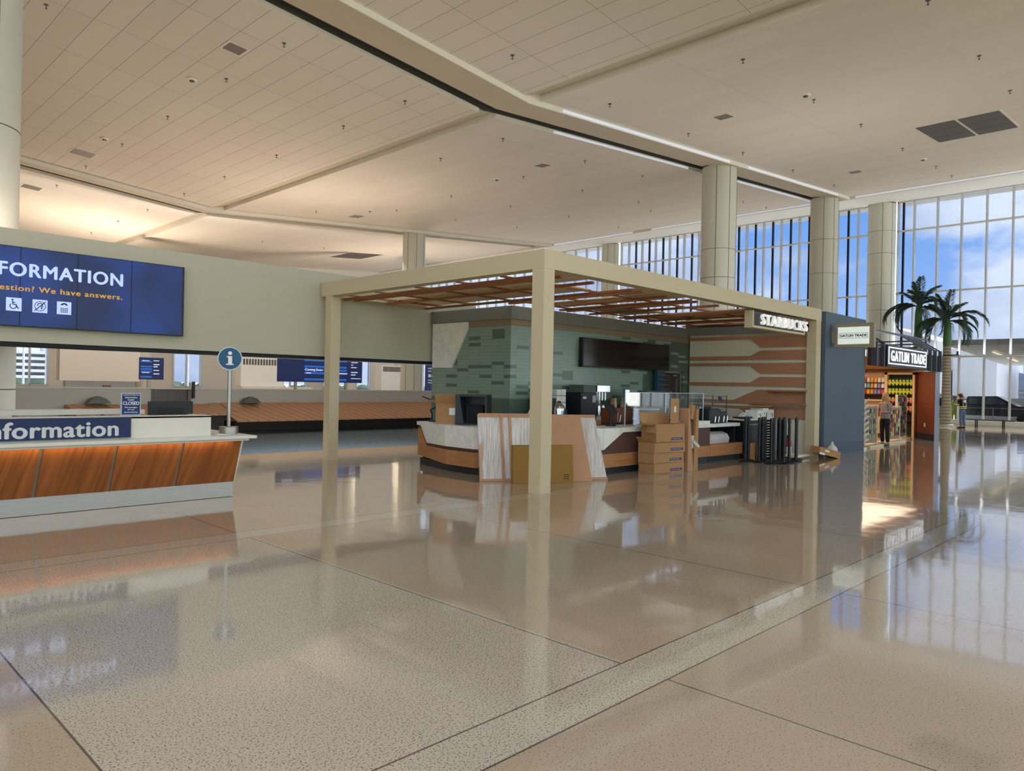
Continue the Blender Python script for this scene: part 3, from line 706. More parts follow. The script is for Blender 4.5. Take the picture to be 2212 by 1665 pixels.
# airport skyline behind the rear windows
t = thing('parking_garage', 'white multi-storey parking garage seen through the rear left window', 'building', (40, 190, 0))
for k in range(5): MB((40, 190, 0)).box(30, 62, 190, 215, 1.2+k*1.35, 1.85+k*1.35).build('deck', white_p, t)
MB((40, 190, 0)).box(36, 44, 191, 210, 7.2, 9.4).build('tower', white_p, t); MB((40, 190, 0)).box(49, 58, 191, 210, 7.2, 9.8).build('tower', white_p, t)
MB((40, 190, 0)).box(30.5, 61.5, 191, 214, 0, 7.2).build('core', mat('garage_dark', (120, 124, 128), .8), t)
def light_pole(x, y, label):
    t = thing('light_pole', label, 'lamp post', (x, y, -.16), 0, 'curved road light poles')
    pts = [(0, 0, 0), (0, 0, 7.6)] + [(1.4*(1-math.cos(R(a))), 0, 7.6+1.4*math.sin(R(a))) for a in range(15, 91, 15)] + [(2.2, 0, 9.02)]
    MB().tube(pts, .10).build('mast', white_p, t); MB().box(2.1, 3.0, -.15, .15, 8.95, 9.07).build('lamp_head', white_p, t)
light_pole(18.0, 84, 'curved white light pole, left one in the rear left window')
light_pole(19.9, 84, 'curved white light pole, right one in the rear left window')
light_pole(35.4, 88, 'curved white light pole behind the second rear window')
hd = MB()
for k in range(90): hd.ball((-20+k*2.2+random.random(), 150+random.random()*8, -.6+random.random()*.4), 1.6, (1.3, 1, .9), 8)
q_ = hd.build('distant_hedge', mat('hedge_green', (70, 92, 66), .9, noise=(.6, .3))); tag(q_, 'distant line of green shrubs beyond the rear windows', 'hedge'); q_['kind'] = 'stuff'

# ================================================================ BAGGAGE HALL
G0 = (14, 22.0, 0); t = thing('baggage_carousel', 'long baggage carousel with sloped copper-coloured plates behind the desk', 'baggage carousel', G0)
MB(G0).box(10.3, 26, 22.25, 23.3, 0, .09).build('kick_base', black_m, t)
MB(G0).hexa([(10.35, 22.2, .09), (26, 22.2, .09), (26, 23.3, .09), (10.35, 23.3, .09)], [(10.35, 22.03, .415), (26, 22.03, .415), (26, 23.3, .415), (10.35, 23.3, .415)]).build('side_skirt', rubber, t)
MB(G0).prism([(22.0, .395), (22.0, .425), (23.15, .93), (23.3, .96), (23.3, .40)], 'x', 10.39, 26).build('sloped_bed', belt_m, t)
MB(G0).hexa([(10.19, 22.2, .61), (10.39, 22.0, .41), (10.39, 23.3, .42), (10.1, 23.3, .42)], [(10.12, 22.3, .66), (10.395, 22.01, .44), (10.395, 23.28, .95), (10.0, 23.28, .95)]).build('end_slope', belt_m, t)
MB(G0).box(6.0, 10.1, 22.3, 23.3, .10, .60).build('feed_skirt', rubber, t)
MB(G0).prism([(22.2, .60), (22.2, .66), (23.2, .92), (23.3, .92), (23.3, .60)], 'x', 6.0, 10.12).build('feed_bed', belt_m, t)
for x, g in ((6.45, 'left'), (11.0, 'right')):
    tag(MB().prism([(x, .955), (x+.62, .955), (x+.48, 1.10), (x+.31, 1.16), (x+.14, 1.10)], 'y', 22.9, 23.2).build('belt_hood', green_mach), 'small dark grey hood on the %s part of the baggage carousel' % g, 'hood', 'carousel hoods')
W0 = (14, 23.35, 0); t = thing('partition_wall', 'low grey partition wall behind the baggage carousel', 'low wall', W0)
gw = mat('partition_grey', (176, 174, 166), .6)
MB(W0).box(2.0, 8.3, 23.35, 23.55, 0, 1.36).build('wall_panel', gw, t); MB(W0).box(9.5, 28, 23.35, 23.55, 0, 1.37).build('wall_panel', gw, t)
MB(W0).box(2.0, 28, 23.33, 23.57, 1.372, 1.42).build('cap_rail', mat('cap_light', (190, 188, 180), .5), t)
t = thing('chute_opening', 'dark steel chute opening between the partition wall panels', 'baggage chute', (8.9, 23.4, 0))
MB((8.9, 23.4, 0)).box(8.32, 9.48, 23.5, 23.56, .95, 1.37).build('strip_curtain', mat('strip_curtain', (74, 70, 66), .35, noise=(6, .4, (8, 1, .3))), t)
MB((8.9, 23.4, 0)).box(8.32, 9.48, 23.2, 23.5, .92, .96).build('sill', steel, t)
tag(MB().box(9.50, 9.56, 23.2, 23.32, 1.1, 1.62).build('beacon_post', black_m), 'short black beacon post beside the chute opening', 'beacon')
tag(MB().box(7.0, 7.2, 23.38, 23.5, 1.422, 1.47).build('red_box', mat('dull_red', (150, 70, 56), .6)), 'small dull red box on the partition wall under the blue screen', 'box')

def screen_lines(parent, off, x0, x1, z0, z1, y, cols, rows):
    bl = mat('screen_row_blue', (30, 84, 160), .5, emis=.7); gp = (z1-z0)/rows
    for r in range(rows):
        if r % 2 == 0 or r == 3: MB(off).box(x0, x1, y-.004, y, z0+gp*r+gp*.15, z0+gp*r+gp*.75).build('screen_row', bl, parent)
def flight_screen(x0, x1, z0, z1, y, label, group, words, rows, xs):
    o_ = ((x0+x1)/2, y, 0); t = thing('flight_display', label, 'screen', o_, 0, group)
    MB(o_).box(x0, x1, y, y+.12, z0, z1).build('bezel', mat('display_navy', (12, 26, 70), .4, emis=.5), t)
    screen_lines(t, o_, x0+(x1-x0)*xs[0], x0+(x1-x0)*xs[1], z0+.06, z1-.1, y-.002, 1, rows)
    for s_, fx, fz, h in words:
      if s_ != 'Coming Soon':
        xx = x0+(x1-x0)*fx; zz = z0+(z1-z0)*fz; MB(o_).box(xx, xx+min(len(s_)*h*.52, x1-xx-.03), y-.010, y-.006, zz+h*.1, zz+h*.65).build('text_line', mat('screen_text', (214, 222, 244), .5, emis=.5), t)
      else: text('lettering', s_, mat('screen_text', (214, 222, 244), .5, emis=.9), (x0+(x1-x0)*fx, y-.008, z0+(z1-z0)*fz), *FX, h, None, t, o_, bold=.01, depth=.002)
    for fx in (.2, .8) if x1-x0 > 2 else (.4,): MB(o_).box(x0+(x1-x0)*fx-.06, x0+(x1-x0)*fx+.06, y+.02, y+.1, 0, z0).build('stand_post', steel, t)
flight_screen(10.24, 11.12, 1.65, 2.50, 30, 'small blue arrivals screen on a post left of the pole sign', 'blue arrivals screens', (('Flight   From', .08, .84, .04), ('Arrivals', .56, .84, .05), ('Baggage', .56, .66, .06), ('Claim', .56, .56, .06), ('Carousel', .56, .40, .05), ('Flight   From', .08, .30, .04), ('Welcome', .56, .24, .06)), 7, (.03, .5))
flight_screen(15.98, 20.34, 1.67, 2.85, 30, 'wide blue arrivals screen crossing the left pergola post', 'blue arrivals screens', (('Bag Claim', .06, .86, .11), ('Coming Soon', .30, .44, .11), ('Airline', .31, .33, .07), ('Time   Status', .70, .34, .07), ('Do not leave', .855, .80, .06), ('bags', .855, .70, .06), ('unattended', .855, .60, .06), ('No Parking', .855, .40, .07), ('Baggage', .855, .30, .07), ('Please be kind to all', .855, .16, .05)), 7, (.29, .80))
# boxy white units beyond
def cabinet(x0, x1, z0, z1, y, label, louver=True):
    o_ = ((x0+x1)/2, y, 0); t = thing('air_unit', label, 'cabinet', o_, 0, 'white boxed air units')
    MB(o_).box(x0, x1, y, y+.8, z0, z1).build('housing', white_p, t, bevel=.02)
    if louver:
        l = MB(o_)
        for k in range(14): l.box(x0+.15+(x1-x0-.3)*k/14, x0+.15+(x1-x0-.3)*(k+.55)/14, y-.03, y-.002, z1-.45, z1-.08)
        l.build('louver', mat('louver_dark', (84, 80, 74), .6), t)
    return t
cabinet(32.2, 34.1, 0, 3.0, 45, 'white boxed unit with dark louver right of the wide screen')
cabinet(21.4, 24.4, 1.302, 3.15, 45, 'white boxed unit with louver behind the pole sign')
o_ = (13.3, 45, 0); t = thing('service_block', 'large blank white panel above a steel counter in the baggage hall', 'service block', o_)
MB(o_).box(11.3, 15.35, 45, 45.6, 1.5, 3.3).build('panel', white_wall, t); MB(o_).box(11.6, 15.1, 45.05, 45.5, 0, 1.48).build('steel_front', steel, t)
tag(MB().box(21.4, 26.3, 44.7, 45.8, 0, 1.3).build('counter_unit', white_wall), 'low white counter under the louvered unit', 'counter')
for x, lab in ((16.2, 'left of the small blue screen'), (30.9, 'left of the white louvered unit'), (35.4, 'right of the white louvered unit')):
    tag(MB().lathe([(.45, 0), (.45, 9.5)], (x, 47, 0), n=24).build('rear_pier', column_m, smooth=True), 'slim pale pier in the baggage hall, '+lab, 'pier', 'slim rear piers')
o_ = (38.2, 48, 0); t = thing('directory_totem', 'tall navy sign totem with white icons near the cafe wall', 'sign', o_)
MB(o_).box(38.9, 40.4, 48, 48.2, 0, 3.4).build('totem_body', mat('display_navy2', (30, 56, 120), .4), t)
for w_, z, h in ((.95, 2.95, .07), (.35, 2.72, .07), (.8, 1.97, .07), (.5, 1.76, .07)): MB(o_).box(39.05, 39.05+w_, 47.985, 47.998, z, z+h).build('text_line', white_p, t)
for k in range(3): MB(o_).box(39.08+k*.33, 39.32+k*.33, 47.98, 47.998, 2.25, 2.5).build('icon_tile', white_p, t)
tag(MB().box(41.9, 42.02, 49, 49.1, 1.2, 3.3).build('linear_wall_lamp', mat('led_wall', (255, 244, 226), .4, emis=3.0)), 'thin glowing vertical lamp beside the navy totem', 'lamp')
tag(MB().box(41.2, 43.4, 49.11, 49.3, 0, 3.5).build('tan_partition', mat('timber_pale', (176, 130, 98), .6)), 'tan partition behind the vertical lamp', 'partition')

# ================================================================ SEATING AND PALMS BY THE GLASS
B0 = (44.4, 8.9, 0); t = thing('backless_bench', 'long black backless bench beside the standing man', 'bench', B0)
MB(B0).box(44.2, 44.65, 7.8, 9.95, .38, .43).build('bench_top', black_metal, t)
for y in (9.5, 8.3):
    for x in (44.22, 44.58): MB(B0).box(x, x+.05, y, y+.05, 0, .38).build('leg', black_metal, t)

def frond(name, az, el, ln_, parent, off, base):
    b = MB(off); p = Vector(base); d_az = Vector((math.cos(az), math.sin(az), 0)); side = Vector((-math.sin(az), math.cos(az), 0))
    n = 24; e = el; pts = []
    for i in range(n+1):
        pts.append((p.copy(), e)); p = p + (d_az*math.cos(e)+Vector((0, 0, 1))*math.sin(e))*ln_/n; e -= R(2.7)*(1+i/n*1.1)*(1.25 if el < R(50) else .5)
    for i in range(n):
        w_ = .035*(1-i/n)+.008; b.bar(pts[i][0], pts[i+1][0], w_, w_)
    for i in range(3, n+1):
        p, e = pts[i]; tn = d_az*math.cos(e)+Vector((0, 0, 1))*math.sin(e); f = i/n
        ll = ln_*.20*math.sin(math.pi*min(1, .15+f*.75))+.12
        for sgn in (-1, 1):
            for rep in (0, .5):
                q0 = p + tn*rep*ln_/n; dr = (side*sgn*.55 + tn*.85 + Vector((0, 0, random.uniform(-.25, .12)))).normalized()
                q1 = q0+dr*ll*.55; q2 = q1 + (dr+Vector((0, 0, -.35))).normalized()*ll*.45; wv = (side*.4+Vector((0, 0, .9))).normalized()*.022
                b.face([q0-wv*.5, q0+wv*.5, q1+wv, q1-wv]); b.face([q1-wv, q1+wv, q2])
    return b.build(name, frond_m, parent)
def palm(x, y, zt, zc, label, nf, seed, ln_):
    random.seed(seed); t = thing('palm_tree', label, 'palm tree', (x, y, 0), 0, 'indoor palms by the glass'); off = (x, y, 0)
    MB(off).lathe([(.30, .0), (.27, .5), (.22, 1.4), (.20, 2.6), (.185, zt)], (x, y, 0), 24).build('trunk', trunk_m, t, smooth=True)
    MB(off).lathe([(.185, zt), (.205, zt+.2), (.17, zc-.2), (.10, zc+.15)], (x, y, 0), 24).build('crownshaft', shaft_m, t, smooth=True)
    for k in range(nf):
        az = 2*math.pi*(k*.381966+.07*random.random()); el = R([8, 24, 42, 62, 78][k % 5]+random.uniform(-7, 7)) if k % 5 != 4 or k < nf*.6 else R(5)
        frond('frond', az, el, ln_*random.uniform(.85, 1.12)*(.72 if el > R(55) else 1), t, off, (x, y, zc+.02*(k % 5)))
    return t
palm(43.9, 10.82, 4.25, 5.55, 'right palm with ringed trunk standing clear beside the shop', 21, 4, 2.1)
palm(43.9, 12.22, 4.6, 6.35, 'left palm rising from behind the shop canopy', 21, 9, 2.15)
random.seed(11)
tag(MB().lathe([(.38, 0), (.38, .10), (.30, .12)], (43.9, 10.82, 0), 28).build('planter_ring', conc), 'concrete collar around the foot of the right palm', 'planter')
t = thing('security_camera', 'black camera on a bracket clamped to the palm trunk', 'camera', (43.7, 10.7, 3.75))
MB().tube([(0, 0, 0), (0, -.3, 0), (0, -.42, .02)], .03).lathe([(.21, -.03), (.21, .03)], (.2, .12, 0), 20).build('bracket', black_m, t); MB().cyl((0, -.42, -.02), (-.05, -.44, .2), .05).build('camera_head', black_m, t)

# ================================================================ SHOP
S0 = (26, 7.6, 0)
struct(MB().hexa([(29.45, 7.62, 0), (31.1, 8.72, 0), (31.3, 8.72, 0), (30.02, 7.62, 0)], [(29.45, 7.62, 2.52), (31.1, 8.72, 2.52), (31.3, 8.72, 2.52), (30.02, 7.62, 2.52)]).build('wall_shop_right', red_wood))
struct(MB().hexa([(29.445, 7.628, 0), (31.09, 8.732, 0), (31.1, 8.72, 0), (29.45, 7.62, 0)], [(29.445, 7.628, .24), (31.09, 8.732, .24), (31.1, 8.72, .24), (29.45, 7.62, .24)]).build('baseboard_shop', mat('navy_base', (40, 40, 58), .5)))
struct(MB().box(29.46, 30.03, 7.605, 7.618, 0, 2.52).build('trim_20', mat('pier_grey', (150, 158, 178), .4, .3)))
struct(MB().box(31.3, 31.5, 8.5, 12.6, 0, 2.75).build('wall_shop_back', mat('shop_cream', (222, 190, 150), .7)))
struct(MB().box(22.65, 31.3, 12.4, 12.6, 0, 2.75).build('wall_shop_left', mat('shop_cream', (222, 190, 150), .7)))
struct(MB().prism([(22.64, 7.65), (29.5, 7.65), (31.1, 8.74), (31.3, 8.74), (31.3, 12.39), (22.64, 12.39)], 'z', 2.63, 2.75).build('ceiling_shop', mat('shop_ceiling_wood', (196, 132, 86), .6)))
t = thing('shop_canopy', 'dark metal fin canopy crowning the shop front', 'canopy', S0)
MB(S0).box(22.65, 30.0, 7.53, 7.64, 2.50, 3.05).build('header_panel', mat('header_brown', (66, 42, 44), .5), t)
fin = mat('fin_grey', (84, 92, 106), .4, .3)
for x in (22.80, 23.42, 27.62, 28.2, 28.8, 29.42):
    MB(S0).box(x, x+.06, 7.42, 7.53, 2.49, 3.22).bar((x+.03, 7.47, 3.20), (x+.03, 8.2, 3.68), .06, .05).build('fin', fin, t)
MB(S0).bar((23.2, 8.2, 3.70), (30.6, 8.2, 3.70), .06, .06).build('ridge_bar', fin, t)
for k in range(3): MB(S0).bar((29.6, 8.25, 3.62-k*.12), (29.6, 11.4, 3.62-k*.12), .05, .05).build('rear_bar', black_metal, t)
G1 = (25.6, 7.5, 2.6); t = thing('shop_front_sign', 'lit black sign with glowing white lettering over the shop entrance', 'sign', G1)
MB(G1).box(23.62, 27.60, 7.40, 7.525, 2.50, 3.16).build('sign_box', black_m, t)
gl = mat('sign_glow_white', (236, 238, 244), .4, emis=.5)
MB(G1).box(23.70, 27.52, 7.385, 7.399, 3.06, 3.10).box(23.70, 27.52, 7.385, 7.399, 2.575, 2.615).box(23.70, 23.76, 7.385, 7.399, 2.615, 3.06).box(27.46, 27.52, 7.385, 7.399, 2.615, 3.06).build('sign_outline', gl, t)
text('lettering', 'GATLIN TRADE', gl, (23.92, 7.39, 2.68), *FX, .31, 3.42, t, G1, bold=.014, depth=.02, spacing=1.22)
G2 = (20.1, 7.1, 2.9); t = thing('blade_sign', 'beige framed blade sign with white panel sticking out from the blue-grey wall', 'sign', G2)
MB(G2).box(20.0, 20.16, 6.60, 7.58, 2.87, 3.51).build('sign_frame', mat('blade_beige', (150, 140, 118), .5), t)
MB(G2).box(19.985, 19.999, 6.71, 7.50, 2.96, 3.41).build('sign_panel', mat('sign_lit_panel', (222, 232, 226), .5, emis=.35), t)
MB(G2).box(20.03, 20.13, 7.58, 7.682, 3.0, 3.32).build('wall_arm', mat('blade_beige', (150, 140, 118), .5), t)
text('lettering', 'GATLIN TRADE', black_m, (19.98, 7.44, 3.155), *FY, .062, .67, t, G2, bold=.04, depth=.003)
bx = MB(G2); bx.box(19.979, 19.985, 6.74, 7.47, 3.245, 3.252).box(19.979, 19.985, 6.74, 7.47, 3.115, 3.122).box(19.979, 19.985, 6.74, 6.747, 3.122, 3.245).box(19.979, 19.985, 7.463, 7.47, 3.122, 3.245); bx.build('sign_outline', black_m, t)
tag(MB().obox((30.18, 8.125, .55), (.10, .02, .14), (0, 0, R(33.7))).build('wall_outlet', white_p), 'small white outlet plate low on the red shop wall', 'outlet')
tag(MB().box(30.04, 30.12, 7.55, 7.66, 1.28, 1.56).build('wall_phone', black_m), 'black device on the outer edge of the shop pier', 'phone')
# display fixtures on the end wall
F0 = (31.1, 9.2, 0); t = thing('toy_display', 'tall timber framed display bay of plush toys at the shop end wall', 'display shelf', F0)
cr_ = mat('timber_cream', (226, 190, 146), .6)
MB(F0).box(31.02, 31.29, 8.74, 9.64, .1, 2.50).build('back_panel', dark_m, t)
for y0, y1 in ((8.66, 8.74), (9.64, 9.74)): MB(F0).box(30.8, 31.29, y0, y1, 0, 2.5).build('upright', cr_, t)
MB(F0).box(30.8, 31.29, 8.66, 9.74, 2.42, 2.5).build('top_rail', cr_, t)
for z in (1.98, 1.64, 1.30, .98, .66): MB(F0).box(30.82, 31.02, 8.74, 9.64, z-.02, z).build('shelf', black_m, t)
F1 = (31.1, 10.2, 0); t = thing('snack_display', 'wide display bay of bagged snacks left of the toy display', 'display shelf', F1)
MB(F1).box(31.02, 31.29, 9.75, 11.2, .1, 2.5).build('back_panel', cr_, t)
for z in (2.12, 1.90, 1.66): MB(F1).box(30.82, 31.02, 9.75, 11.2, z-.02, z).build('shelf', black_m, t)
MB(F1).box(30.8, 31.02, 9.75, 11.2, 1.38, 1.43).build('shelf', cr_, t); MB(F1).box(31.0, 31.02, 9.75, 11.2, 1.45, 1.62).build('dark_strip', black_m, t)
def plush_mesh(cb_, cc_, name):
    t = thing(name, 'plush', 'toy'); MB().ball((0, 0, .08), .06, (.9, .9, 1.3), 10).ball((-.04, -.05, .12), .025, (1, 1, 1.6), 8).ball((-.04, .05, .12), .025, (1, 1, 1.6), 8).build('body', cb_, t, smooth=True)
    MB().ball((0, 0, .20), .055, (1, 1, 1), 10).build('head', mat('plush_face', (236, 216, 130), .9), t, smooth=True); MB().ball((0, 0, .245), .06, (1, 1, .55), 10).build('cap', cc_, t, smooth=True); return t
pg = plush_mesh(mat('plush_yellow', (214, 222, 60), .9), mat('plush_green', (48, 150, 60), .9), 'plush_toy'); tg = [(c, []) for c in kids(pg)]
pp = plush_mesh(mat('plush_pink', (232, 130, 120), .9), mat('plush_brown', (110, 60, 56), .9), 'plush_toy'); tpk = [(c, []) for c in kids(pp)]
for r, z in enumerate((1.98, 1.64, 1.30, .98)):
    for k in range(7):
        g = r < 2; loc = (30.92, 9.58-k*.128, z+.002)
        lab = ['green-capped yellow plush toy on the top shelf of the toy display', 'green-capped yellow plush toy on the second shelf of the toy display', 'pink plush toy on the third shelf of the toy display', 'pink plush toy on the lowest stocked shelf of the toy display'][r]
        gp = ['plush toys on the top shelf', 'plush toys on the second shelf', 'pink plush toys on the third shelf', 'pink plush toys on the fourth shelf'][r]
        if r == 0 and k == 0: pg.location = loc; pg['label'] = lab; pg['group'] = gp
        elif r == 2 and k == 0: pp.location = loc; pp['label'] = lab; pp['group'] = gp
        else: dup(pg if g else pp, loc, 0, lab, gp, tg if g else tpk)
bagc = [mat('bag_%d' % i, c, .4) for i, c in enumerate(((240, 176, 40), (236, 150, 50), (238, 234, 226), (200, 60, 70), (90, 190, 200), (150, 120, 190), (234, 206, 150)))]
bag_me = []
for m_ in bagc:
    o = MB().hexa([(-.03, -.05, 0), (.03, -.05, 0), (.03, .05, 0), (-.03, .05, 0)], [(-.004, -.048, .17), (.004, -.048, .17), (.004, .048, .17), (-.004, .048, .17)]).build('snack_bag', m_); bag_me.append(o.data); bpy.data.objects.remove(o)
cn = ['amber', 'orange', 'white', 'red', 'turquoise', 'lilac', 'cream']
for r, z in enumerate((2.12, 1.90, 1.66)):
    for k in range(10):
        ci = [[2, 2, 0, 0, 2, 3, 0, 1, 0, 2], [2, 5, 6, 1, 4, 2, 0, 1, 6, 2], [3, 5, 5, 1, 0, 3, 1, 0, 5, 2]][r][k]
        o = bpy.data.objects.new('snack_bag', bag_me[ci]); COL.objects.link(o); o.location = (30.92, 9.83+k*.135, z+.002)
        tag(o, '%s snack bag on the %s shelf of the snack display' % (cn[ci], ['top', 'middle', 'lower'][r]), 'snack bag', '%s snack bags on the %s shelf' % (cn[ci], ['top', 'middle', 'lower'][r]))
o = tag(MB().box(30.98, 30.995, 9.9, 10.9, 2.34, 2.44).build('shop_banner', mat('banner_cream', (236, 206, 178), .6)), 'cream banner with orange print above the snack shelves', 'banner')
for k in range(2): MB().box(30.972, 30.979, 9.95, 10.4, 2.36+k*.04, 2.375+k*.04).build('print_line', mat('banner_orange', (222, 110, 60), .6), o)

# free-standing accessory racks
def rack(x0, x1, y, h, label, colors, n, rows, gname):
    o_ = ((x0+x1)/2, y, 0); t = thing('accessory_rack', label, 'rack', o_, 0, 'free-standing accessory racks')
    rw = mat('rack_birch', (222, 206, 176), .6)
    MB(o_).box(x0-.05, x1+.05, y-.22, y+.22, .0, .07).build('rack_base', rw, t)
    for x in (x0, x1-.05): MB(o_).box(x, x+.05, y-.04, y+.04, .07, h).build('upright', rw, t)
    MB(o_).box(x0+.05, x1-.05, y-.01, y+.01, .12, h-.03).build('peg_panel', mat('peg_panel', (150, 140, 124), .7), t); MB(o_).box(x0, x1, y-.04, y+.04, h, h+.03).build('top_rail', rw, t)
    mats_ = [mat('pack_%d_%d_%d' % c, c, .5) for c in colors]; me = []
    for m_ in mats_:
        q = MB().box(-.045, .045, -.012, .012, -.12, 0).box(-.008, .008, -.004, .004, 0, .03).build('hanging_pack', m_); me.append(q.data); bpy.data.objects.remove(q)
    for r in range(rows):
        for k in range(n):
            o = bpy.data.objects.new('hanging_pack', me[(r*3+k*(1+r % 2)) % len(me)]); COL.objects.link(o)
            o.location = (x0+.14+(x1-x0-.28)*k/(n-1), y-.03, h-.10-(h-.30)*r/rows)
            lv = ['top', 'second', 'third', 'fourth', 'fifth', 'sixth', 'seventh', 'eighth'][r]
            tag(o, 'small hanging accessory pack on the %s row of the %s' % (lv, gname), 'pack', '%s row packs on the %s' % (lv, gname))
rack(23.95, 25.1, 8.15, 1.28, 'birch accessory rack nearest the blue-grey wall', ((120, 124, 130), (150, 160, 90), (70, 74, 82), (180, 180, 176)), 6, 6, 'rack nearest the blue wall')
rack(26.4, 28.0, 8.35, 1.22, 'birch accessory rack behind the shopping woman', ((210, 80, 60), (230, 210, 70), (120, 110, 120), (226, 214, 190), (90, 60, 80)), 8, 6, 'rack behind the woman')
rack(29.0, 30.1, 8.75, 1.62, 'tallest birch accessory rack beside the red shop wall', ((60, 110, 130), (60, 120, 70), (190, 60, 60), (190, 186, 176), (50, 60, 90)), 6, 8, 'tall rack by the red wall')
# slanted tube stand at the wall end
q0 = (22.95, 7.95, 0); t = thing('tube_stand', 'dark stand holding slanted white tubes at the blue wall end', 'stand', q0)
MB().box(-.18, .18, -.18, .18, 0, .06).build('stand_base', white_p, t); MB().box(-.05, .05, -.05, .05, .06, 1.6).build('stand_column', black_m, t)
tube_me = None
for k in range(8):
    if tube_me is None:
        o = MB().cyl((0, 0, 0), (.12, -.14, .14), .03, n=12).build('white_tube', white_p, smooth=True); tube_me = o.data
    else: o = bpy.data.objects.new('white_tube', tube_me); COL.objects.link(o)
    o.location = (23.02, 7.87, .18+k*.17); tag(o, 'white tube held slanted in the stand at the wall end', 'tube', 'slanted white tubes in the stand')

# ================================================================ CAFE COUNTER
K0 = (9.5, 10.1, 0)
t = thing('cafe_counter', 'long angled coffee counter with white marble apron over oak and oxblood bands', 'counter', K0)
PL = [Vector(p) for p in ((9.80, 12.34), (9.44, 11.0), (9.42, 10.15), (11.42, 8.68), (15.47, 8.65))]
def offs(pl, o):       # o > 0 = outwards (towards the hall)
    out = []
    for i, p in enumerate(pl):
        ns = []
        for a, c in ((i-1, i), (i, i+1)):
            if a >= 0 and c < len(pl): d = (pl[c]-pl[a]).normalized(); ns.append(Vector((d.y, -d.x)))
        n = sum(ns, Vector((0, 0))).normalized(); out.append(p + n*(o/max(.3, n.dot(ns[0]))))
    return out
def strip(b, pl, o0, o1, z0, z1):
    A, B = offs(pl, o0), offs(pl, o1)
    for i in range(len(pl)-1):
        q = [(*A[i], 0), (*A[i+1], 0), (*B[i+1], 0), (*B[i], 0)]
        b.hexa([(x, y, z0) for x, y, _ in q], [(x, y, z1) for x, y, _ in q])
    return b
def seg_poly(b, P_, Q_, poly, o0, o1):
    d = (Q_-P_).normalized(); n = Vector((d.y, -d.x))
    f = lambda u, z, o: (*(P_+d*u+n*o), z)
    return b.hexa([f(u, z, o0) for u, z in poly], [f(u, z, o1) for u, z in poly])
L1 = (PL[1]-PL[0]).length
strip(MB(K0), PL, -.12, -.06, 0, .14).build('toe_kick', navy_kick, t)
b = strip(MB(K0), PL[1:4], -.05, .0, .135, .42); seg_poly(b, PL[0], PL[1], [(0, .20), (L1, .135), (L1, .42), (.45, .43), (.14, .76), (0, .77)], -.05, 0)
seg_poly(b, PL[3], PL[4], [(0, .135), (4.05, .15), (4.05, .40), (0, .40)], -.05, 0); b.build('oak_band', oak_m, t)
b = strip(MB(K0), PL[1:4], -.05, -.012, .42, .52); seg_poly(b, PL[0], PL[1], [(0, .77), (.14, .76), (.45, .43), (L1, .42), (L1, .52), (.50, .52), (.2, .86), (0, .86)], -.05, -.012)
seg_poly(b, PL[3], PL[4], [(0, .40), (4.05, .40), (4.05, .84), (0, .84)], -.05, -.012); b.build('oxblood_band', brown_red, t)
b = strip(MB(K0), PL[1:4], -.04, .03, .49, .87); seg_poly(b, PL[0], PL[1], [(.0, .83), (.2, .83), (.52, .49), (L1, .49), (L1, .87), (0, .87)], -.04, .03)
seg_poly(b, PL[3], PL[4], [(0, .49), (.05, .52), (.62, .815), (4.05, .825), (4.05, .87), (0, .87)], -.04, .03); b.build('marble_apron', marble_m, t)
strip(MB(K0), PL, -.75, .035, .871, .905).build('worktop', marble_m, t)
strip(MB(K0), PL, -.70, -.121, 0, .869).build('carcass', dark_m, t)
t = thing('service_bench', 'low oak-faced end section of the coffee counter with white top and open shelf', 'counter', (16.2, 8.65, 0)); o_ = (16.2, 8.65, 0)
MB(o_).box(15.48, 17.04, 8.71, 9.3, 0, .14).build('toe_kick', navy_kick, t); MB(o_).box(15.48, 17.04, 8.65, 9.3, .14, .41).build('oak_band', oak_m, t)
MB(o_).box(15.48, 17.04, 9.26, 9.3, .411, .82).box(16.80, 16.84, 8.75, 9.26, .411, .82).build('back_panel', navy_kick, t)
MB(o_).box(15.48, 16.84, 8.62, 9.3, .822, .90).build('worktop', marble_m, t)
tag(MB().prism([(8.72, .412), (9.2, .412), (9.22, .58), (9.1, .68), (8.9, .69), (8.76, .64), (8.70, .54)], 'x', 15.55, 16.5).build('paper_roll_pack', mat('wrapped_white', (206, 200, 204), .5, bump=(6, .02)), bevel=.03), 'large white wrapped roll lying on the low oak shelf', 'roll')
t = thing('back_counter', 'stainless back counter along the green tiled wall', 'counter', (15, 11.2, 0)); o_ = (15, 11.2, 0)
MB(o_).box(12.2, 17.85, 10.95, 11.53, .0, .89).build('cabinet_row', mat('back_navy', (40, 46, 54), .5), t); MB(o_).box(12.2, 17.85, 10.9, 11.57, .892, .93).build('worktop', marble_m, t)
t = thing('undercounter_fridge', 'black undercounter fridge behind the belt stanchions', 'fridge', (18.2, 9.2, 0)); o_ = (18.2, 9.2, 0)
MB(o_).box(17.3, 19.0, 8.75, 9.45, .05, .93).build('body', black_m, t, bevel=.01); MB(o_).box(17.28, 19.02, 8.72, 9.47, .935, .965).build('top', marble_m, t)
for x in (17.32, 18.18): 
    d_ = MB(o_).box(x, x+.8, 8.73, 8.749, .12, .88).build('door', mat('fridge_door', (34, 40, 50), .35), t); MB(o_).box(x+.1, x+.7, 8.70, 8.729, .82, .84).build('handle', steel, d_)
t = thing('timber_offcuts', 'short pale timber boards standing behind the stanchions', 'boards', (17.3, 8.45, 0))
for k in range(3): MB((17.3, 8.45, 0)).box(17.12+k*.36, 17.33+k*.36, 8.45, 8.49, .0, .40).build('board', mat('raw_pine', (196, 150, 104), .8), t)
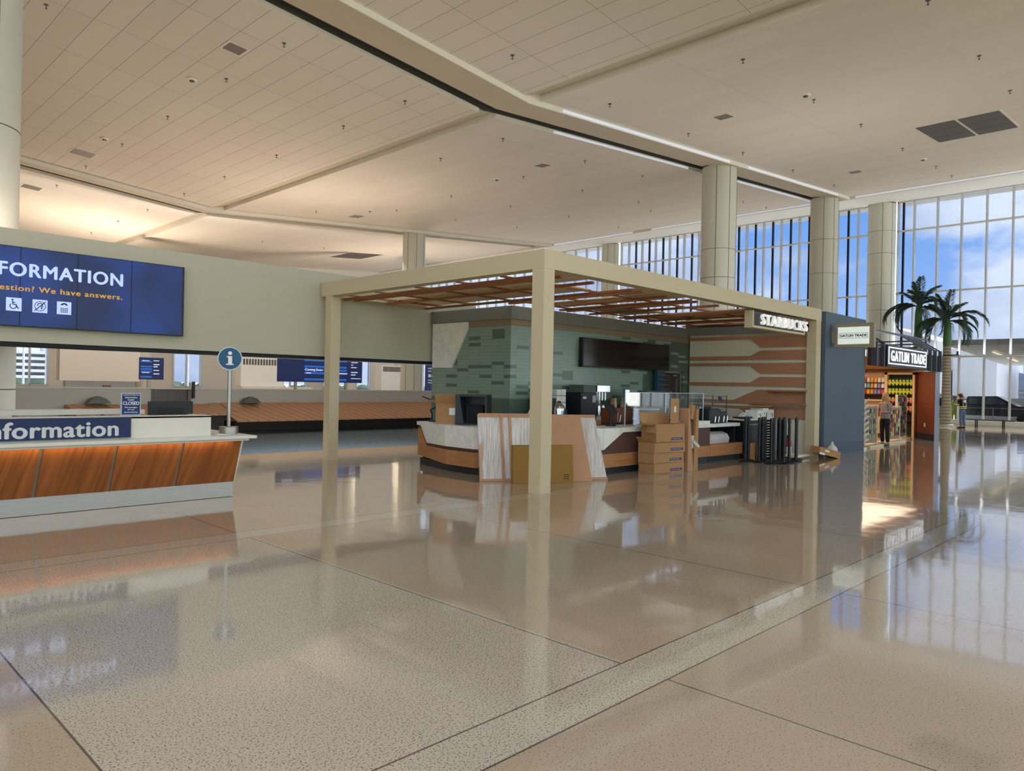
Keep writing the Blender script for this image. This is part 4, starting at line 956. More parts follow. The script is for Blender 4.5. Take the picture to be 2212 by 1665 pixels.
for i_, (x, z, w_, h, lab) in enumerate(((18.05, .967, .26, .22, 'left white carton on the black fridge behind the stanchions'), (18.34, .967, .34, .27, 'middle white carton on the black fridge behind the stanchions'), (18.70, .967, .30, .23, 'right white carton on the black fridge beside the pergola post'))):
    o = MB().box(x, x+w_, 8.76, 9.1, z, z+h).build('white_carton', paper); tag(o, lab, 'box', 'white cartons on the fridge')
    MB().box(x+w_*.6, x+w_*.72, 8.755, 8.759, z+.03, z+h*.6).ball((x+w_*.3, 8.757, z+h*.5), .02, (1, .1, 1), 8).build('carton_print', mat('print_dark', (60, 60, 64), .7), o)
# fire extinguisher
t = thing('fire_extinguisher', 'red fire extinguisher with white label beside the right pergola post', 'fire extinguisher', (18.86, 8.3, .0))
MB().lathe([(.085, 0), (.09, .02), (.09, .38), (.05, .46), (.03, .48)], n=20).build('cylinder', mat('extinguisher_red', (190, 44, 30), .35), t, smooth=True)
MB().lathe([(.092, .06), (.092, .25)], n=20).build('label', paper, t); MB().box(-.03, .03, -.02, .02, .48, .54).tube([(0, 0, .5), (-.1, 0, .46), (-.13, 0, .2)], .012).build('hose_valve', black_m, t)

# glass screen on the counter
t = thing('counter_glass_screen', 'clear glass sneeze screen standing on the counter behind the boxes', 'glass screen', (14, 8.95, .906)); o_ = (14, 8.95, .906)
MB(o_).box(12.52, 14.0, 8.945, 8.955, .91, 1.6).build('glass_pane', clear_glass, t); MB(o_).box(14.02, 15.62, 8.945, 8.955, .91, 1.6).build('glass_pane', clear_glass, t)
for x in (12.49, 14.0, 15.62): MB(o_).box(x, x+.022, 8.94, 8.96, .907, 1.6).build('edge_post', mat('edge_bright', (206, 218, 226), .3, .4), t)
MB(o_).box(12.5, 15.64, 8.944, 8.956, 1.6, 1.608).build('top_edge', mat('edge_bright', (206, 218, 226), .3, .4), t)

# television
t = thing('menu_screen', 'large switched-off black menu screen on the green tiled wall', 'television', (16.15, 11.55, 2.56)); o_ = (16.15, 11.55, 2.56)
MB(o_).box(14.2, 18.1, 11.47, 11.59, 2.2, 2.93).build('housing', black_m, t); MB(o_).box(14.23, 18.07, 11.462, 11.469, 2.23, 2.90).build('screen', mat('screen_off', (10, 11, 16), .12), t)

# ---------------------------------------------------------------- equipment on the counters
def urn(x, y, z, r, h, label, m=None):
    t = thing('insulated_urn', label, 'urn', (x, y, z)); MB().lathe([(r, 0), (r, h*.86), (r*.9, h*.93), (r*.3, h)], n=22).build('body', m or chrome, t, smooth=True)
    MB().box(-.012, .012, -r-.06, -r, h*.12, h*.2).build('tap', black_m, t); MB().lathe([(r*.35, h), (r*.25, h+.03)], n=14).build('lid_knob', black_m, t); return t
BY = 11.0
t = thing('coffee_brewer', 'tall black coffee brewer with grey-green top on the back counter', 'coffee machine', (14.0, 11.2, .93)); o_ = (14.0, 11.2, .93)
MB(o_).box(13.60, 14.20, 11.0, 11.5, .932, 1.57).build('body', black_m, t, bevel=.01); MB(o_).box(13.68, 14.16, 11.0, 11.45, 1.572, 1.75).build('hopper', green_mach, t)
MB(o_).box(13.66, 13.78, 10.985, 10.999, 1.42, 1.47).build('badge', white_p, t); MB(o_).box(14.02, 14.14, 10.985, 10.999, 1.33, 1.50).build('control_panel', mat('panel_grey', (170, 176, 182), .4), t)
t = thing('espresso_station', 'steel espresso tower with cup rail in the middle of the back counter', 'coffee machine', (14.55, 11.2, .93)); o_ = (14.55, 11.2, .93)
MB(o_).box(14.26, 14.74, 11.05, 11.5, .932, 1.0).box(14.26, 14.74, 11.3, 11.5, 1.0, 1.58).build('body', steel, t); MB(o_).box(14.24, 14.76, 11.02, 11.5, 1.58, 1.75).build('head_unit', chrome, t, bevel=.01)
for k in range(4): MB(o_).cyl((14.32+k*.12, 11.12, 1.38), (14.32+k*.12, 11.12, 1.58), .028, n=12).build('brew_head', chrome, t)
for k in range(6):
    a = 14.30+k*.085
    o = MB().lathe([(.036, 0), (.038, .22), (.02, .27), (.03, .29)], n=14).build('steel_pitcher', chrome, smooth=True); o.location = (a, 11.02+.05*(k % 2), 1.002)
    tag(o, 'slim steel pitcher standing on the espresso tower base', 'pitcher', 'pitchers on the espresso tower')
for k, (x, y, c, lab) in enumerate(((14.86, 11.05, (150, 60, 40), 'red and grey jug on the back counter right of the espresso tower'), (15.05, 11.1, (196, 170, 120), 'pale amber jug on the back counter beside the red one'), (15.22, 11.0, (110, 96, 60), 'olive brown jug on the back counter behind the glass screen'))):
    t = thing('serving_jug', lab, 'jug', (x, y, .932)); MB().lathe([(.06, 0), (.065, .34), (.05, .42), (.055, .5)], n=16).build('body', mat('jug_%d' % k, c, .3), t, smooth=True); MB().tube([(.06, 0, .1), (.11, 0, .14), (.11, 0, .32), (.06, 0, .36)], .01).build('handle', black_m, t)
t = thing('grinder', 'dark coffee grinder with smoked hopper at the left of the back counter', 'grinder', (12.5, 11.2, .93))
MB().box(-.2, .2, -.2, .25, .002, .50).build('body', black_m, t, bevel=.01)
for x in (-.1, .1):
    MB().lathe([(.085, .502), (.09, .70), (.07, .72)], (x, 0, 0), 18).build('canister', mat('frosted_steel', (196, 198, 200), .3, .6), t, smooth=True); MB().lathe([(.02, .72), (.02, .75)], (x, 0, 0), 10).build('lid_knob', black_m, t)
urn(12.34, 10.6, .0, .13, 1.35, 'steel urn beside the front pergola post')
t = thing('cup_stack', 'stack of white plastic tubs right of the front pergola post', 'tubs', (12.98, 11.2, .93))
for k in range(2):
    for j in range(3): MB().box(-.16+k*.165, -.005+k*.165, -.12, .1, .25+j*.155, .395+j*.155).build('tub', paper, t, bevel=.012)
MB().box(-.18, .18, -.14, .12, .002, .248).build('stand', black_m, t)
t = thing('tilted_scoop_bag', 'crumpled clear bag on the counter left of the grinder', 'bag', (11.0, 10.2, .0))
MB().lathe([(.10, .906), (.12, 1.0), (.09, 1.1), (.03, 1.22), (.01, 1.27)], n=9).build('bag_film', mat('clear_film', (196, 206, 206), .15, noise=(9, .3)), t)
t = thing('hand_tool', 'blue power tool lying on the counter left of the front post', 'tool', (10.62, 10.4, .906))
MB().box(-.20, .14, -.05, .05, .14, .25).build('body', mat('tool_blue', (34, 52, 98), .5), t, bevel=.02); MB().box(-.02, .05, -.04, .04, .03, .15).build('handle', black_m, t, bevel=.01); MB().box(-.08, .1, -.05, .05, .001, .05).build('battery', black_m, t, bevel=.01); MB().cyl((.14, 0, .2), (.22, 0, .2), .02).build('chuck', steel, t)
tag(MB().box(10.15, 10.42, 10.28, 10.42, .907, .99).box(10.2, 10.38, 10.3, 10.4, .99, 1.07).build('tool_case', black_m, bevel=.02), 'small black tool case on the counter beside the blue power tool', 'case')
# cardboard box, black display stand, clamp at the counter's left end
def open_box(name, label, c, sz, rot, flaps, m=board, group=None, inside=True):
    """c = base centre; sz = w,d,h; flaps: list of (side, angle from vertical outwards deg, length)"""
    t = thing(name, label, 'box', c, rot, group); w_, d_, h = sz; k = .012
    b = MB(); b.box(-w_/2, w_/2, -d_/2, d_/2, 0.001, k); b.box(-w_/2, w_/2, -d_/2, -d_/2+k, k, h).box(-w_/2, w_/2, d_/2-k, d_/2, k, h).box(-w_/2, -w_/2+k, -d_/2+k, d_/2-k, k, h).box(w_/2-k, w_/2, -d_/2+k, d_/2-k, k, h)
    b.build('carton', m, t)
    for side, ang, ln_ in flaps:
        a = R(ang); s_, cc_ = math.sin(a)*ln_, math.cos(a)*ln_
        if side in 'fb':
            y = -d_/2 if side == 'f' else d_/2; sg = -1 if side == 'f' else 1
            q = [(-w_/2, y, h), (w_/2, y, h), (w_/2, y+sg*s_, h+cc_), (-w_/2, y+sg*s_, h+cc_)]
            nn = Vector((0, .006, .002))
        else:
            x = -w_/2 if side == 'l' else w_/2; sg = -1 if side == 'l' else 1
            q = [(x, -d_/2, h), (x, d_/2, h), (x+sg*s_, d_/2, h+cc_), (x+sg*s_, -d_/2, h+cc_)]; nn = Vector((.006, 0, .002))
        MB().hexa(q, [tuple(Vector(p)+nn) for p in q]).build('flap', m, t)
    return t
A_ = R(-58)
t = open_box('cardboard_box', 'open cardboard box with white label at the left end of the coffee counter', (9.86, 11.32, .906), (.56, .42, .40), A_, (('f', 28, .22), ('l', 70, .2), ('b', 10, .2), ('r', 60, .12)))
MB().box(.0, .13, -.213, -.2105, .18, .32).build('paper_label', paper, t)
t = thing('display_stand', 'black plastic display stand with open recess on the coffee counter', 'stand', (9.93, 10.78, .906), A_)
MB().hexa([(-.30, -.22, 0), (-.12, -.22, 0), (-.12, .2, 0), (-.30, .2, 0)], [(-.30, -.22, .60), (-.22, -.22, .60), (-.22, .2, .60), (-.30, .2, .60)]).build('side_cheek', mat('slate_plastic', (40, 50, 58), .5), t)
MB().box(-.22, .33, .16, .2, 0, .60).box(.30, .34, -.22, .16, 0, .60).box(-.22, .30, -.22, .16, .56, .60).box(-.22, .3, -.22, .16, 0, .03).build('housing', black_m, t)
MB().box(-.12, .24, -.1, .15, .03, .40).build('inner_block', mat('matte_black', (14, 15, 18), .9), t)
t = thing('clamp_arm', 'black jointed clamp arm standing on the counter tip', 'clamp', (9.98, 12.1, .906))
MB().cyl((0, 0, 0), (0, 0, .025), .09).tube([(0, 0, .02), (0, 0, .16), (-.03, .03, .24), (.02, -.04, .29), (.18, -.22, .28)], .016).build('arm', black_m, t); MB().tube([(-.1, .22, .52), (.16, -.22, .36)], .014).build('strap_handle', black_m, t)
# point of sale
t = thing('payment_terminal', 'black payment terminal on a stand beside the wrapped panels', 'terminal', (12.3, 9.16, .906), R(-20))
MB().cyl((0, 0, 0), (0, 0, .03), .11, n=24).build('base', black_m, t); MB().cyl((0, 0, .03), (0, 0, .26), .03).build('stem', black_m, t)
MB().obox((0, -.02, .34), (.26, .04, .22), (R(-35), 0, R(20))).build('screen_head', black_m, t, bevel=.01)
t = thing('pastry_cabinet', 'reddish wooden pastry cabinet behind the glass screen', 'cabinet', (13.4, 9.7, .0))
MB().box(-.28, .42, -.02, .35, .906, 1.25).build('case', red_wood, t, bevel=.02); MB().tube([(-.2, -.06, .95), (-.2, -.06, 1.15)], .012).tube([(-.12, -.06, .95), (-.08, -.06, 1.1)], .01).build('steam_wand', chrome, t)
t = thing('glass_display_case', 'small clear display case with bright top edge on the counter', 'display case', (14.12, 9.45, .906)); 
MB().box(-.2, .25, -.12, .2, .30, .335).build('top_rim', white_p, t); MB().box(-.2, .25, -.12, -.115, .002, .30).box(-.2, -.195, -.115, .2, .002, .3).box(.245, .25, -.115, .2, .002, .3).build('glass_body', clear_glass, t); MB().box(-.19, .2, -.1, .19, .003, .12).build('tray', brown_red, t)
t = thing('dispenser_tower', 'tall polished steel dispenser behind the glass screen', 'dispenser', (15.55, 11.1, .93)); MB().cyl((0, 0, .34), (0, 0, .72), .10, n=24).build('tank', chrome, t, smooth=True); MB().box(.1, .42, -.05, .2, .002, .75).build('tower', mat('tower_grey', (150, 156, 158), .35, .4), t); MB().box(.14, .36, -.06, -.052, .45, .6).build('tower_panel', mat('tower_dark', (60, 74, 78), .3), t); MB().box(-.08, .1, -.05, .2, .002, .34).build('pedestal', black_m, t)
t = thing('ice_bin', 'brushed steel bin wrapped in clear film behind the glass screen', 'appliance', (16.9, 11.1, .93)); MB().box(-.5, .5, -.05, .47, .004, .70).build('body', mat('film_steel', (112, 122, 132), .3, .5, noise=(5, .35, (1, 1, .4))), t)
MB().box(-.48, .48, -.062, -.051, .28, .30).build('door_gap', dark_m, t)
t = thing('wire_rack', 'wire shelving rack with rolls and packets at the end of the counter', 'rack', (17.2, 9.68, .0)); wm = mat('wire_grey', (120, 122, 120), .4, .6)
for x in (-.75, .65):
    for y in (-.15, .25): MB().box(x, x+.02, y, y+.02, 0, 1.55).build('upright', wm, t)
for z in (1.12, 1.38, 1.52):
    b = MB(); b.box(-.75, .67, -.15, -.138, z, z+.012).box(-.75, .67, .258, .27, z, z+.012)
    for k in range(18): b.box(-.74+k*.08, -.732+k*.08, -.138, .258, z, z+.008)
    b.build('wire_shelf', wm, t)
for k in range(6):
    o = MB().cyl((0, 0, .0), (0, -.12, 0), .06, n=16).build('paper_roll', paper, smooth=True); o.location = (16.72+k*.15, 9.78, 1.195)
    tag(o, 'white paper roll lying on the middle shelf of the wire rack', 'roll', 'paper rolls on the wire rack')
tag(MB().obox((17.45, 9.5, 1.47), (.16, .02, .12), (R(-20), 0, 0)).build('price_card', mat('card_blue', (40, 60, 110), .5)), 'small blue card propped on the wire rack', 'card')
t = thing('blender', 'black blender behind the end of the glass screen', 'blender', (15.55, 9.15, .906)); MB().box(-.09, .09, -.09, .09, .001, .16).build('motor_base', black_m, t, bevel=.02); MB().lathe([(.055, .162), (.08, .36), (.06, .38)], n=16).build('jug', mat('smoked', (44, 48, 56), .15), t, smooth=True)
for k, (x, y, w_, h, lab) in enumerate(((15.95, 8.95, .5, .34, 'black bulky machine on the low marble top'), (16.45, 9.0, .34, .26, 'smaller black machine beside the wire rack'))):
    t = thing('counter_appliance', lab, 'appliance', (x, y, .901)); MB().box(-w_/2, w_/2, -.15, .2, .001, h).build('body', black_m, t, bevel=.03); MB().tube([(-.1, -.2, .02), (-.07, -.2, .16)], .012).tube([(.06, -.2, .02), (.1, -.2, .16)], .012).build('chrome_lever', chrome, t)
    MB().box(-w_*.3, w_*.3, -.12, .12, h+.002, h+.05).build('hopper_lid', mat('lid_smoke', (70, 78, 88), .3), t)
tag(MB().box(14.8, 15.46, 8.66, 9.2, .906, .975).build('marble_offcut', marble_m), 'white slab lying on the counter by the tall carton', 'slab')
tag(MB().obox((17.75, 9.0, 1.0), (.7, .3, .03), (0, 0, R(8))).build('black_tray', black_m), 'black tray on the fridge top left of the stanchions', 'tray')
tag(MB().obox((17.8, 9.05, 1.05), (.4, .12, .05), (0, R(-14), R(12))).build('paper_bundle', paper), 'rolled white papers lying on the black tray', 'papers')
tag(MB().obox((18.5, 8.9, 1.29), (.75, .3, .02), (0, 0, R(3))).build('cardboard_sheet', board), 'flat cardboard sheet lying over the white cartons', 'cardboard')
t = thing('bottle_cooler', 'tall blue bottle shelf beside the brown door', 'shelf', (17.6, 11.2, .93)); MB().box(-.18, .18, .2, .3, .72, 1.28).build('back_panel', mat('cooler_blue', (36, 74, 96), .4), t)
for k in range(4): MB().box(-.17, .17, .05, .2, .74+k*.13, .75+k*.13).build('shelf', steel, t)
MB().box(-.18, .18, -.05, .3, .002, .70).build('base_cabinet', mat('film_steel', (112, 122, 132), .3, .5), t)

# ---------------------------------------------------------------- leaning panels and cartons in front
dv = Vector((.859, -.512, 0)); nv = Vector((.512, .859, 0))
def leaning(name, label, cat, a, length, h, lean, th, m, edge=None, group=None):
    a = Vector((*a, 0.0)); t = thing(name, label, cat, a, 0, group); topo = nv*lean
    P = lambda u, o, z: dv*u + nv*o + topo*(z/h) + Vector((0, 0, z))
    MB().hexa([P(0, 0, .002), P(length, 0, .002), P(length, th, .002), P(0, th, .002)], [P(0, 0, h), P(length, 0, h), P(length, th, h), P(0, th, h)]).build('panel', m, t)
    if edge:
        for z0, z1 in ((.003, .045), (h-.05, h+.004)):
            MB().hexa([P(-.01, -.008, z0), P(length+.01, -.008, z0), P(length+.01, -.0005, z0), P(-.01, -.0005, z0)], [P(-.01, -.008, z1), P(length+.01, -.008, z1), P(length+.01, -.0005, z1), P(-.01, -.0005, z1)]).build('edge_guard', board_pink, t)
    return t
leaning('wrapped_panel', 'white stretch-wrapped panel at the left, front of the leaning stack', 'wrapped panel', (8.89, 9.43), .98, 1.17, .30, .05, wrap_m, True, 'stretch-wrapped panels leaning on the counter')
leaning('wrapped_panel', 'second stretch-wrapped panel, peeping out behind the left front one', 'wrapped panel', (8.97, 9.49), .93, 1.185, .30, .05, wrap_m, True, 'stretch-wrapped panels leaning on the counter')
t = leaning('wrapped_panel', 'stretch-wrapped panel at the right, behind the bare cardboard sheet', 'wrapped panel', (10.02, 8.78), 1.10, 1.16, .72, .05, wrap_m, True, 'stretch-wrapped panels leaning on the counter')
leaning('cardboard_sheet', 'large bare pinkish cardboard sheet leaning right of the front post', 'cardboard', (9.70, 8.78), 1.02, 1.15, .70, .02, board_pink)
for u in (.40, .56):
    a = Vector((8.89, 9.43, 0))+dv*u-nv*.012
    tag(MB().hexa([a, a+dv*.045, a+dv*.045-nv*.012, a-nv*.012], [a+nv*.30+Vector((0, 0, 1.172)), a+dv*.045+nv*.30+Vector((0, 0, 1.172)), a+dv*.045+nv*.288+Vector((0, 0, 1.172)), a+nv*.288+Vector((0, 0, 1.172))]).build('corner_strip', board_pink), 'upright cardboard corner strip strapped to the left wrapped panel', 'edge strip', 'cardboard corner strips')
t = leaning('flat_carton', 'golden brown flat carton standing behind the front pergola post', 'carton', (9.146, 8.868), 1.10, .66, .04, .13, board_gold)
pr = mat('print_brown', (64, 44, 26), .8)
for u, z, s_ in ((.93, .14, .10),):
    b = MB(); P = lambda u_, z_: dv*u_ - nv*.003 + nv*.04*(z_/.66) + Vector((0, 0, z_))
    for k in range(3): 
        for j in range(2): b.hexa([P(u+j*.05, z-k*.035), P(u+.035+j*.05, z-k*.035), P(u+.035+j*.05, z+.018-k*.035), P(u+j*.05, z+.018-k*.035)], [P(u+j*.05, z-k*.035)+nv*.002, P(u+.035+j*.05, z-k*.035)+nv*.002, P(u+.035+j*.05, z+.018-k*.035)+nv*.002, P(u+j*.05, z+.018-k*.035)+nv*.002])
    b.build('shipping_mark', pr, t)
tag(MB().obox((12.35, 9.62, .96), (.30, .2, .10), (0, 0, R(20))).obox((12.35, 9.62, 1.012), (.32, .22, .004), (0, 0, R(20))).build('small_carton', board), 'small cardboard carton on the counter behind the leaning panels', 'box')
# stack of cartons
bl_ = mat('label_blue', (54, 58, 112), .6); rz = R(-6.2)
def carton(z, w_, d_, h, dx, label, flaps=()):
    c = Vector((12.85+dx, 8.27, z)); t = open_box('cardboard_box', label, c, (w_, d_, h), rz, flaps, board, 'stacked cartons in front of the counter')
    b_ = MB().box(w_*.02, w_*.32, -d_/2-.004, -d_/2-.001, .045, .095).build('blue_label', bl_, t); MB().box(w_*.35, w_*.43, -d_/2-.004, -d_/2-.001, .045, .095).build('blue_label', bl_, t)
    for k in range(5): MB().box(w_*(.04+k*.055), w_*(.085+k*.055), -d_/2-.0055, -d_/2-.0042, .064, .078).build('print_mark', mat('label_pale', (160, 156, 176), .6), b_)
    MB().box(-w_*.40, w_*.05, -d_/2-.003, -d_/2-.001, .012, .016).build('print_line', pr, t)
    return t
carton(.0, .94, .40, .205, .0, 'bottom cardboard carton of the stack with blue label')
carton(.208, .94, .40, .20, -.02, 'second cardboard carton from the bottom of the stack')
carton(.411, .96, .42, .205, .0, 'third cardboard carton from the bottom, side flap hanging out', (('l', 38, .14), ('r', 14, .05)))
t = carton(.62, .90, .38, .37, .04, 'top open cardboard carton of the stack with raised flaps', (('l', 96, .18), ('b', 22, .22)))
MB().box(.16, .43, -.05, -.042, .37, .88).build('raised_flap', board, t); MB().box(.27, .33, -.056, -.051, .60, .72).build('paper_label', paper, t)
MB().obox((-.50, -.10, .30), (.22, .24, .012), (0, R(-80), 0)).build('flap', board, t)
t = thing('tall_carton', 'tall narrow open cardboard carton stuffed with packing beside the stack', 'box', (13.66, 8.12, 0), R(-4))
MB().hexa([(-.19, -.1, .001), (-.04, -.13, .001), (-.06, .12, .001), (-.19, .12, .001)], [(-.19, -.1, 1.27), (-.15, -.1, 1.30), (-.15, .12, 1.30), (-.19, .12, 1.27)]).build('left_side', board_pink, t)
MB().hexa([(-.04, -.13, .001), (.17, -.1, .001), (.17, .12, .001), (.0, .12, .001)], [(.09, -.1, 1.26), (.17, -.1, 1.28), (.17, .12, 1.28), (.11, .12, 1.26)]).build('right_side', board, t)
MB().box(-.14, .10, .10, .12, .002, 1.28).build('back_side', board_dk, t)
t2 = thing('packing_bundle', 'folded cardboard and paper packing sticking out of the tall carton', 'packing', (13.64, 8.09, 0))
MB().obox((.02, .0, 1.22), (.12, .08, .30), (0, R(14), 0)).build('folded_board', board, t2); MB().obox((-.03, .02, .95), (.10, .05, .22), (0, R(-24), 0)).obox((.03, .0, .78), (.08, .05, .24), (0, R(22), 0)).build('board_scrap', board_dk, t2)
MB().obox((-.02, -.04, .60), (.10, .05, .26), (0, R(8), 0)).obox((.09, -.09, .55), (.26, .012, .07), (0, R(28), 0)).build('white_packing', mat('packing_white', (206, 210, 200), .7), t2)
# cardboard box slumped at the right post, bag behind it, board under it
t = thing('fallen_carton', 'long cardboard carton lying tilted at the foot of the right pergola post', 'box', (19.1, 7.42, .0), R(-18))
MB().obox((0, 0, .155), (.78, .30, .17), (0, R(12), 0)).build('carton', board, t); MB().obox((-.12, -.154, .20), (.16, .004, .05), (0, R(12), 0)).build('paper_label', paper, t); MB().obox((-.3, -.154, .14), (.2, .004, .05), (0, R(12), 0)).build('paper_label', paper, t)
tag(MB().lathe([(.13, .0), (.16, .1), (.12, .24), (.04, .33), (.02, .40)], (19.62, 7.45, 0), 12).build('plastic_bag', mat('bag_white', (214, 214, 210), .4, bump=(9, .03)), smooth=True), 'crumpled white plastic bag against the blue-grey wall', 'bag')
tag(MB().box(18.2, 18.95, 7.75, 8.15, .04, .09).build('flat_board', paper), 'flat white-edged board on the floor under the carton', 'board')

# belt stanchions
t0 = thing('belt_stanchion', 'black belt stanchion', 'stanchion', (0, 0, 0), 0, 'black belt stanchions')
MB().lathe([(.152, 0), (.152, .012), (.11, .03), (.04, .045)], n=28).build('base', black_metal, t0, smooth=True)
MB().lathe([(.032, .046), (.032, .93)], n=16).build('post', black_metal, t0, smooth=True)
MB().lathe([(.038, .932), (.038, 1.03), (.03, 1.06)], n=16).build('belt_head', black_m, t0, smooth=True)
tr = [(c, []) for c in kids(t0)]
import itertools
ST = [(16.35, 8.22), (16.75, 8.35), (16.55, 7.98), (16.98, 8.10), (16.42, 7.62), (16.82, 7.74), (16.66, 7.42), (17.05, 7.47), (17.25, 7.80), (17.20, 8.15), (17.50, 7.50), (17.62, 7.85), (18.0, 7.7)]
nm = ['first from the left', 'second from the left', 'third from the left', 'fourth from the left', 'fifth from the left', 'sixth from the left', 'seventh from the left', 'seventh from the right', 'fifth from the right', 'sixth from the right', 'third from the right', 'second from the right', 'first from the right']
order = sorted(range(13), key=lambda i: (ST[i][0]*.715-ST[i][1]*.699)/(ST[i][0]*.699+ST[i][1]*.715) if 0 else (ST[i][0]*.699-ST[i][1]*.715)/(ST[i][0]*.715+ST[i][1]*.699))
ordn = ['leftmost', 'second from the left', 'third from the left', 'fourth from the left', 'fifth from the left', 'sixth from the left', 'middle', 'sixth from the right', 'fifth from the right', 'fourth from the right', 'third from the right', 'second from the right', 'rightmost']
for r_, i in enumerate(order):
    lab = 'black belt stanchion, %s in the cluster by the striped wall' % ordn[r_]
    if r_ == 0: t0.location = (*ST[i], 0); t0['label'] = lab
    else: dup(t0, (*ST[i], 0), 0, lab, None, tr)
# vertical louvred stands among the stanchions
for x, y, lab in ((17.45, 8.25, 'left slotted pale stand behind the stanchions'), (18.15, 8.15, 'right slotted pale stand behind the stanchions')):
    t = thing('slotted_stand', lab, 'stand', (x, y, 0), 0, 'slotted stands behind the stanchions')
    MB().box(-.1, -.085, -.08, .08, 0, .98).box(.085, .1, -.08, .08, 0, .98).build('frame', black_metal, t)
    for k in range(14): MB().box(-.084, .084, -.07, .07, .06+k*.065, .085+k*.065).build('slot_shelf', mat('slot_pale', (176, 172, 162), .6), t)

# ================================================================ CEILING FITTINGS
sp = [(4.93, 21.45), (9.62, 18.1), (9.61, 21.53), (9.64, 26.11), (9.62, 30.54), (9.59, 34.89), (13.72, 26.22), (13.7, 30.68), (13.72, 34.96), (9.65, 39.49), (13.76, 39.68), (13.71, 43.94), (13.75, 48.74), (13.68, 18.18), (13.64, 13.56), (13.65, 21.52), (18.02, 13.69), (18.13, 18.41), (18.18, 21.84), (23.0, 18.65), (27.2, 18.78), (23.02, 22.06), (23.13, 26.93), (27.39, 22.34), (32.23, 22.46), (23.22, 31.39), (27.4, 27.15), (27.7, 31.85), (32.48, 27.44), (20.04, 34.0), (17.84, 9.25), (22.69, 9.38), (26.77, 9.4), (17.8, 4.89), (22.56, 4.94), (26.71, 5.01), (22.88, 13.89), (27.04, 13.95), (31.76, 9.54), (36.64, 9.61), (39.57, 9.7), (31.85, 14.03), (36.86, 14.15), (37.12, 19.08), (39.94, 19.11), (35.06, 23.6), (38.49, 28.35), (22.64, 44.93), (27.74, 45.91), (30.54, 47.3), (32.82, 31.92)]
spm = None; DZ = Vector((0, 0, 0))
for x, y in sp:
    if spm is None:
        o = MB().lathe([(.012, -.11), (.03, -.105), (.03, -.095), (.010, -.09), (.010, -.02), (.055, -.015), (.055, -.002)], n=10).build('fire_sprinkler', [mat('sprinkler_grey', (92, 88, 82), .5)]); spm = o.data
    else: o = bpy.data.objects.new('fire_sprinkler', spm); COL.objects.link(o)
    if y > 15: wh = 'far left tray' if (x < X0 and y < 37) else ('far right tray' if y < 37 else 'rearmost tray')
    else: wh = 'near left tray' if x < X0 else 'near right tray'
    o.location = (x, y, cz(x)); tag(o, 'small fire sprinkler head under the %s of the ceiling' % wh, 'sprinkler', 'sprinklers under the %s' % wh)
pl_ = [(8.98, 22.47), (9.0, 30.53), (22.39, 23.07), (22.16, 32.27), (22.0, 9.35), (34.53, 9.56)]
dt = thing('ceiling_speaker', 'x', 'speaker', (0, 0, 0), 0, 'round ceiling detectors')
MB().lathe([(.10, -.05), (.15, -.02), (.15, -.001)], n=20).build('ring', white_p, dt); MB().lathe([(.05, -.09), (.08, -.052)], n=16).build('dome', mat('dome_grey', (84, 80, 76), .4), dt)
dtr = [(c, []) for c in kids(dt)]
dl = ['round ceiling speaker nearest the long square vent at upper left', 'round ceiling speaker farther back at upper left', 'round ceiling speaker above the pergola, nearer one', 'round ceiling speaker above the pergola, farther one', 'round ceiling speaker in the near right tray, leftmost', 'round ceiling speaker in the near right tray, near the glazed front']
for i, (x, y) in enumerate(pl_):
    if i == 0: dt.location = (x, y, cz(x)); dt['label'] = dl[0]
    else: dup(dt, (x, y, cz(x)), 0, dl[i], None, dtr)
def vent(x, y, sx_, sy_, label, nsl=6, fr=fascia_m, grp='ceiling vents'):
    s = -1 if x < X0 else 1; t = thing('ceiling_vent', label, 'vent', (x, y, cz(x)), 0, grp)
    t.rotation_euler = (0, -s*math.atan(S_), 0)
    MB().box(-sx_/2, sx_/2, -sy_/2, sy_/2, -.012, -.001).build('frame', fr, t)
    b = MB().box(-sx_/2+.07, sx_/2-.07, -sy_/2+.07, sy_/2-.07, -.02, -.013); b.build('grille', mat('grille_grey', (120, 112, 104), .6), t)
    return t
vent(8.93, 19.52, .62, .62, 'square ceiling vent highest in the upper left tray')
vent(9.0, 33.2, .9, .9, 'square ceiling vent lower in the upper left tray, near the picture edge')
vent(8.99, 41.1, .9, .9, 'square ceiling vent in the rear tray at the left')
vent(22.06, 12.09, .62, .62, 'square ceiling vent in the near right tray')
vent(22.19, 20.21, .62, .62, 'square ceiling vent above the pergola corner')
vent(34.68, 12.38, .62, .62, 'square ceiling vent close to the glazed front')
vent(22.58, 34.13, .8, .8, 'faint ceiling vent in the far tray above the left pergola beam')
g_ = mat('return_grille', (84, 76, 70), .7)
t = thing('return_air_grille', 'large dark rectangular return air grille at the right picture edge', 'grille', (30.2, 7.0, cz(30.2)), 0, 'large return air grilles'); t.rotation_euler = (0, -math.atan(S_), 0)
MB().box(-1.36, 1.76, -1.35, 1.35, -.012, -.001).build('frame', fascia_m, t)
for j in range(2):
    for k in range(3):
        MB().box(-1.3+k*1.01, -.33+k*1.01, -1.28+j*1.32, -.06+j*1.32, -.03, -.013).build('grille_panel', g_, t)
t = thing('return_air_grille', 'grey square return air grille far back above the bulkhead', 'grille', (32.2, 48.6, cz(32.2)), 0, 'large return air grilles'); t.rotation_euler = (0, -math.atan(S_), 0)
MB().box(-1.5, 1.5, -1.6, 1.6, -.012, -.001).build('frame', fascia_m, t)
for j in range(2):
    for k in range(2): MB().box(-1.4+k*1.42, -.02+k*1.42, -1.5+j*1.52, -.04+j*1.52, -.03, -.013).build('grille_panel', g_, t)

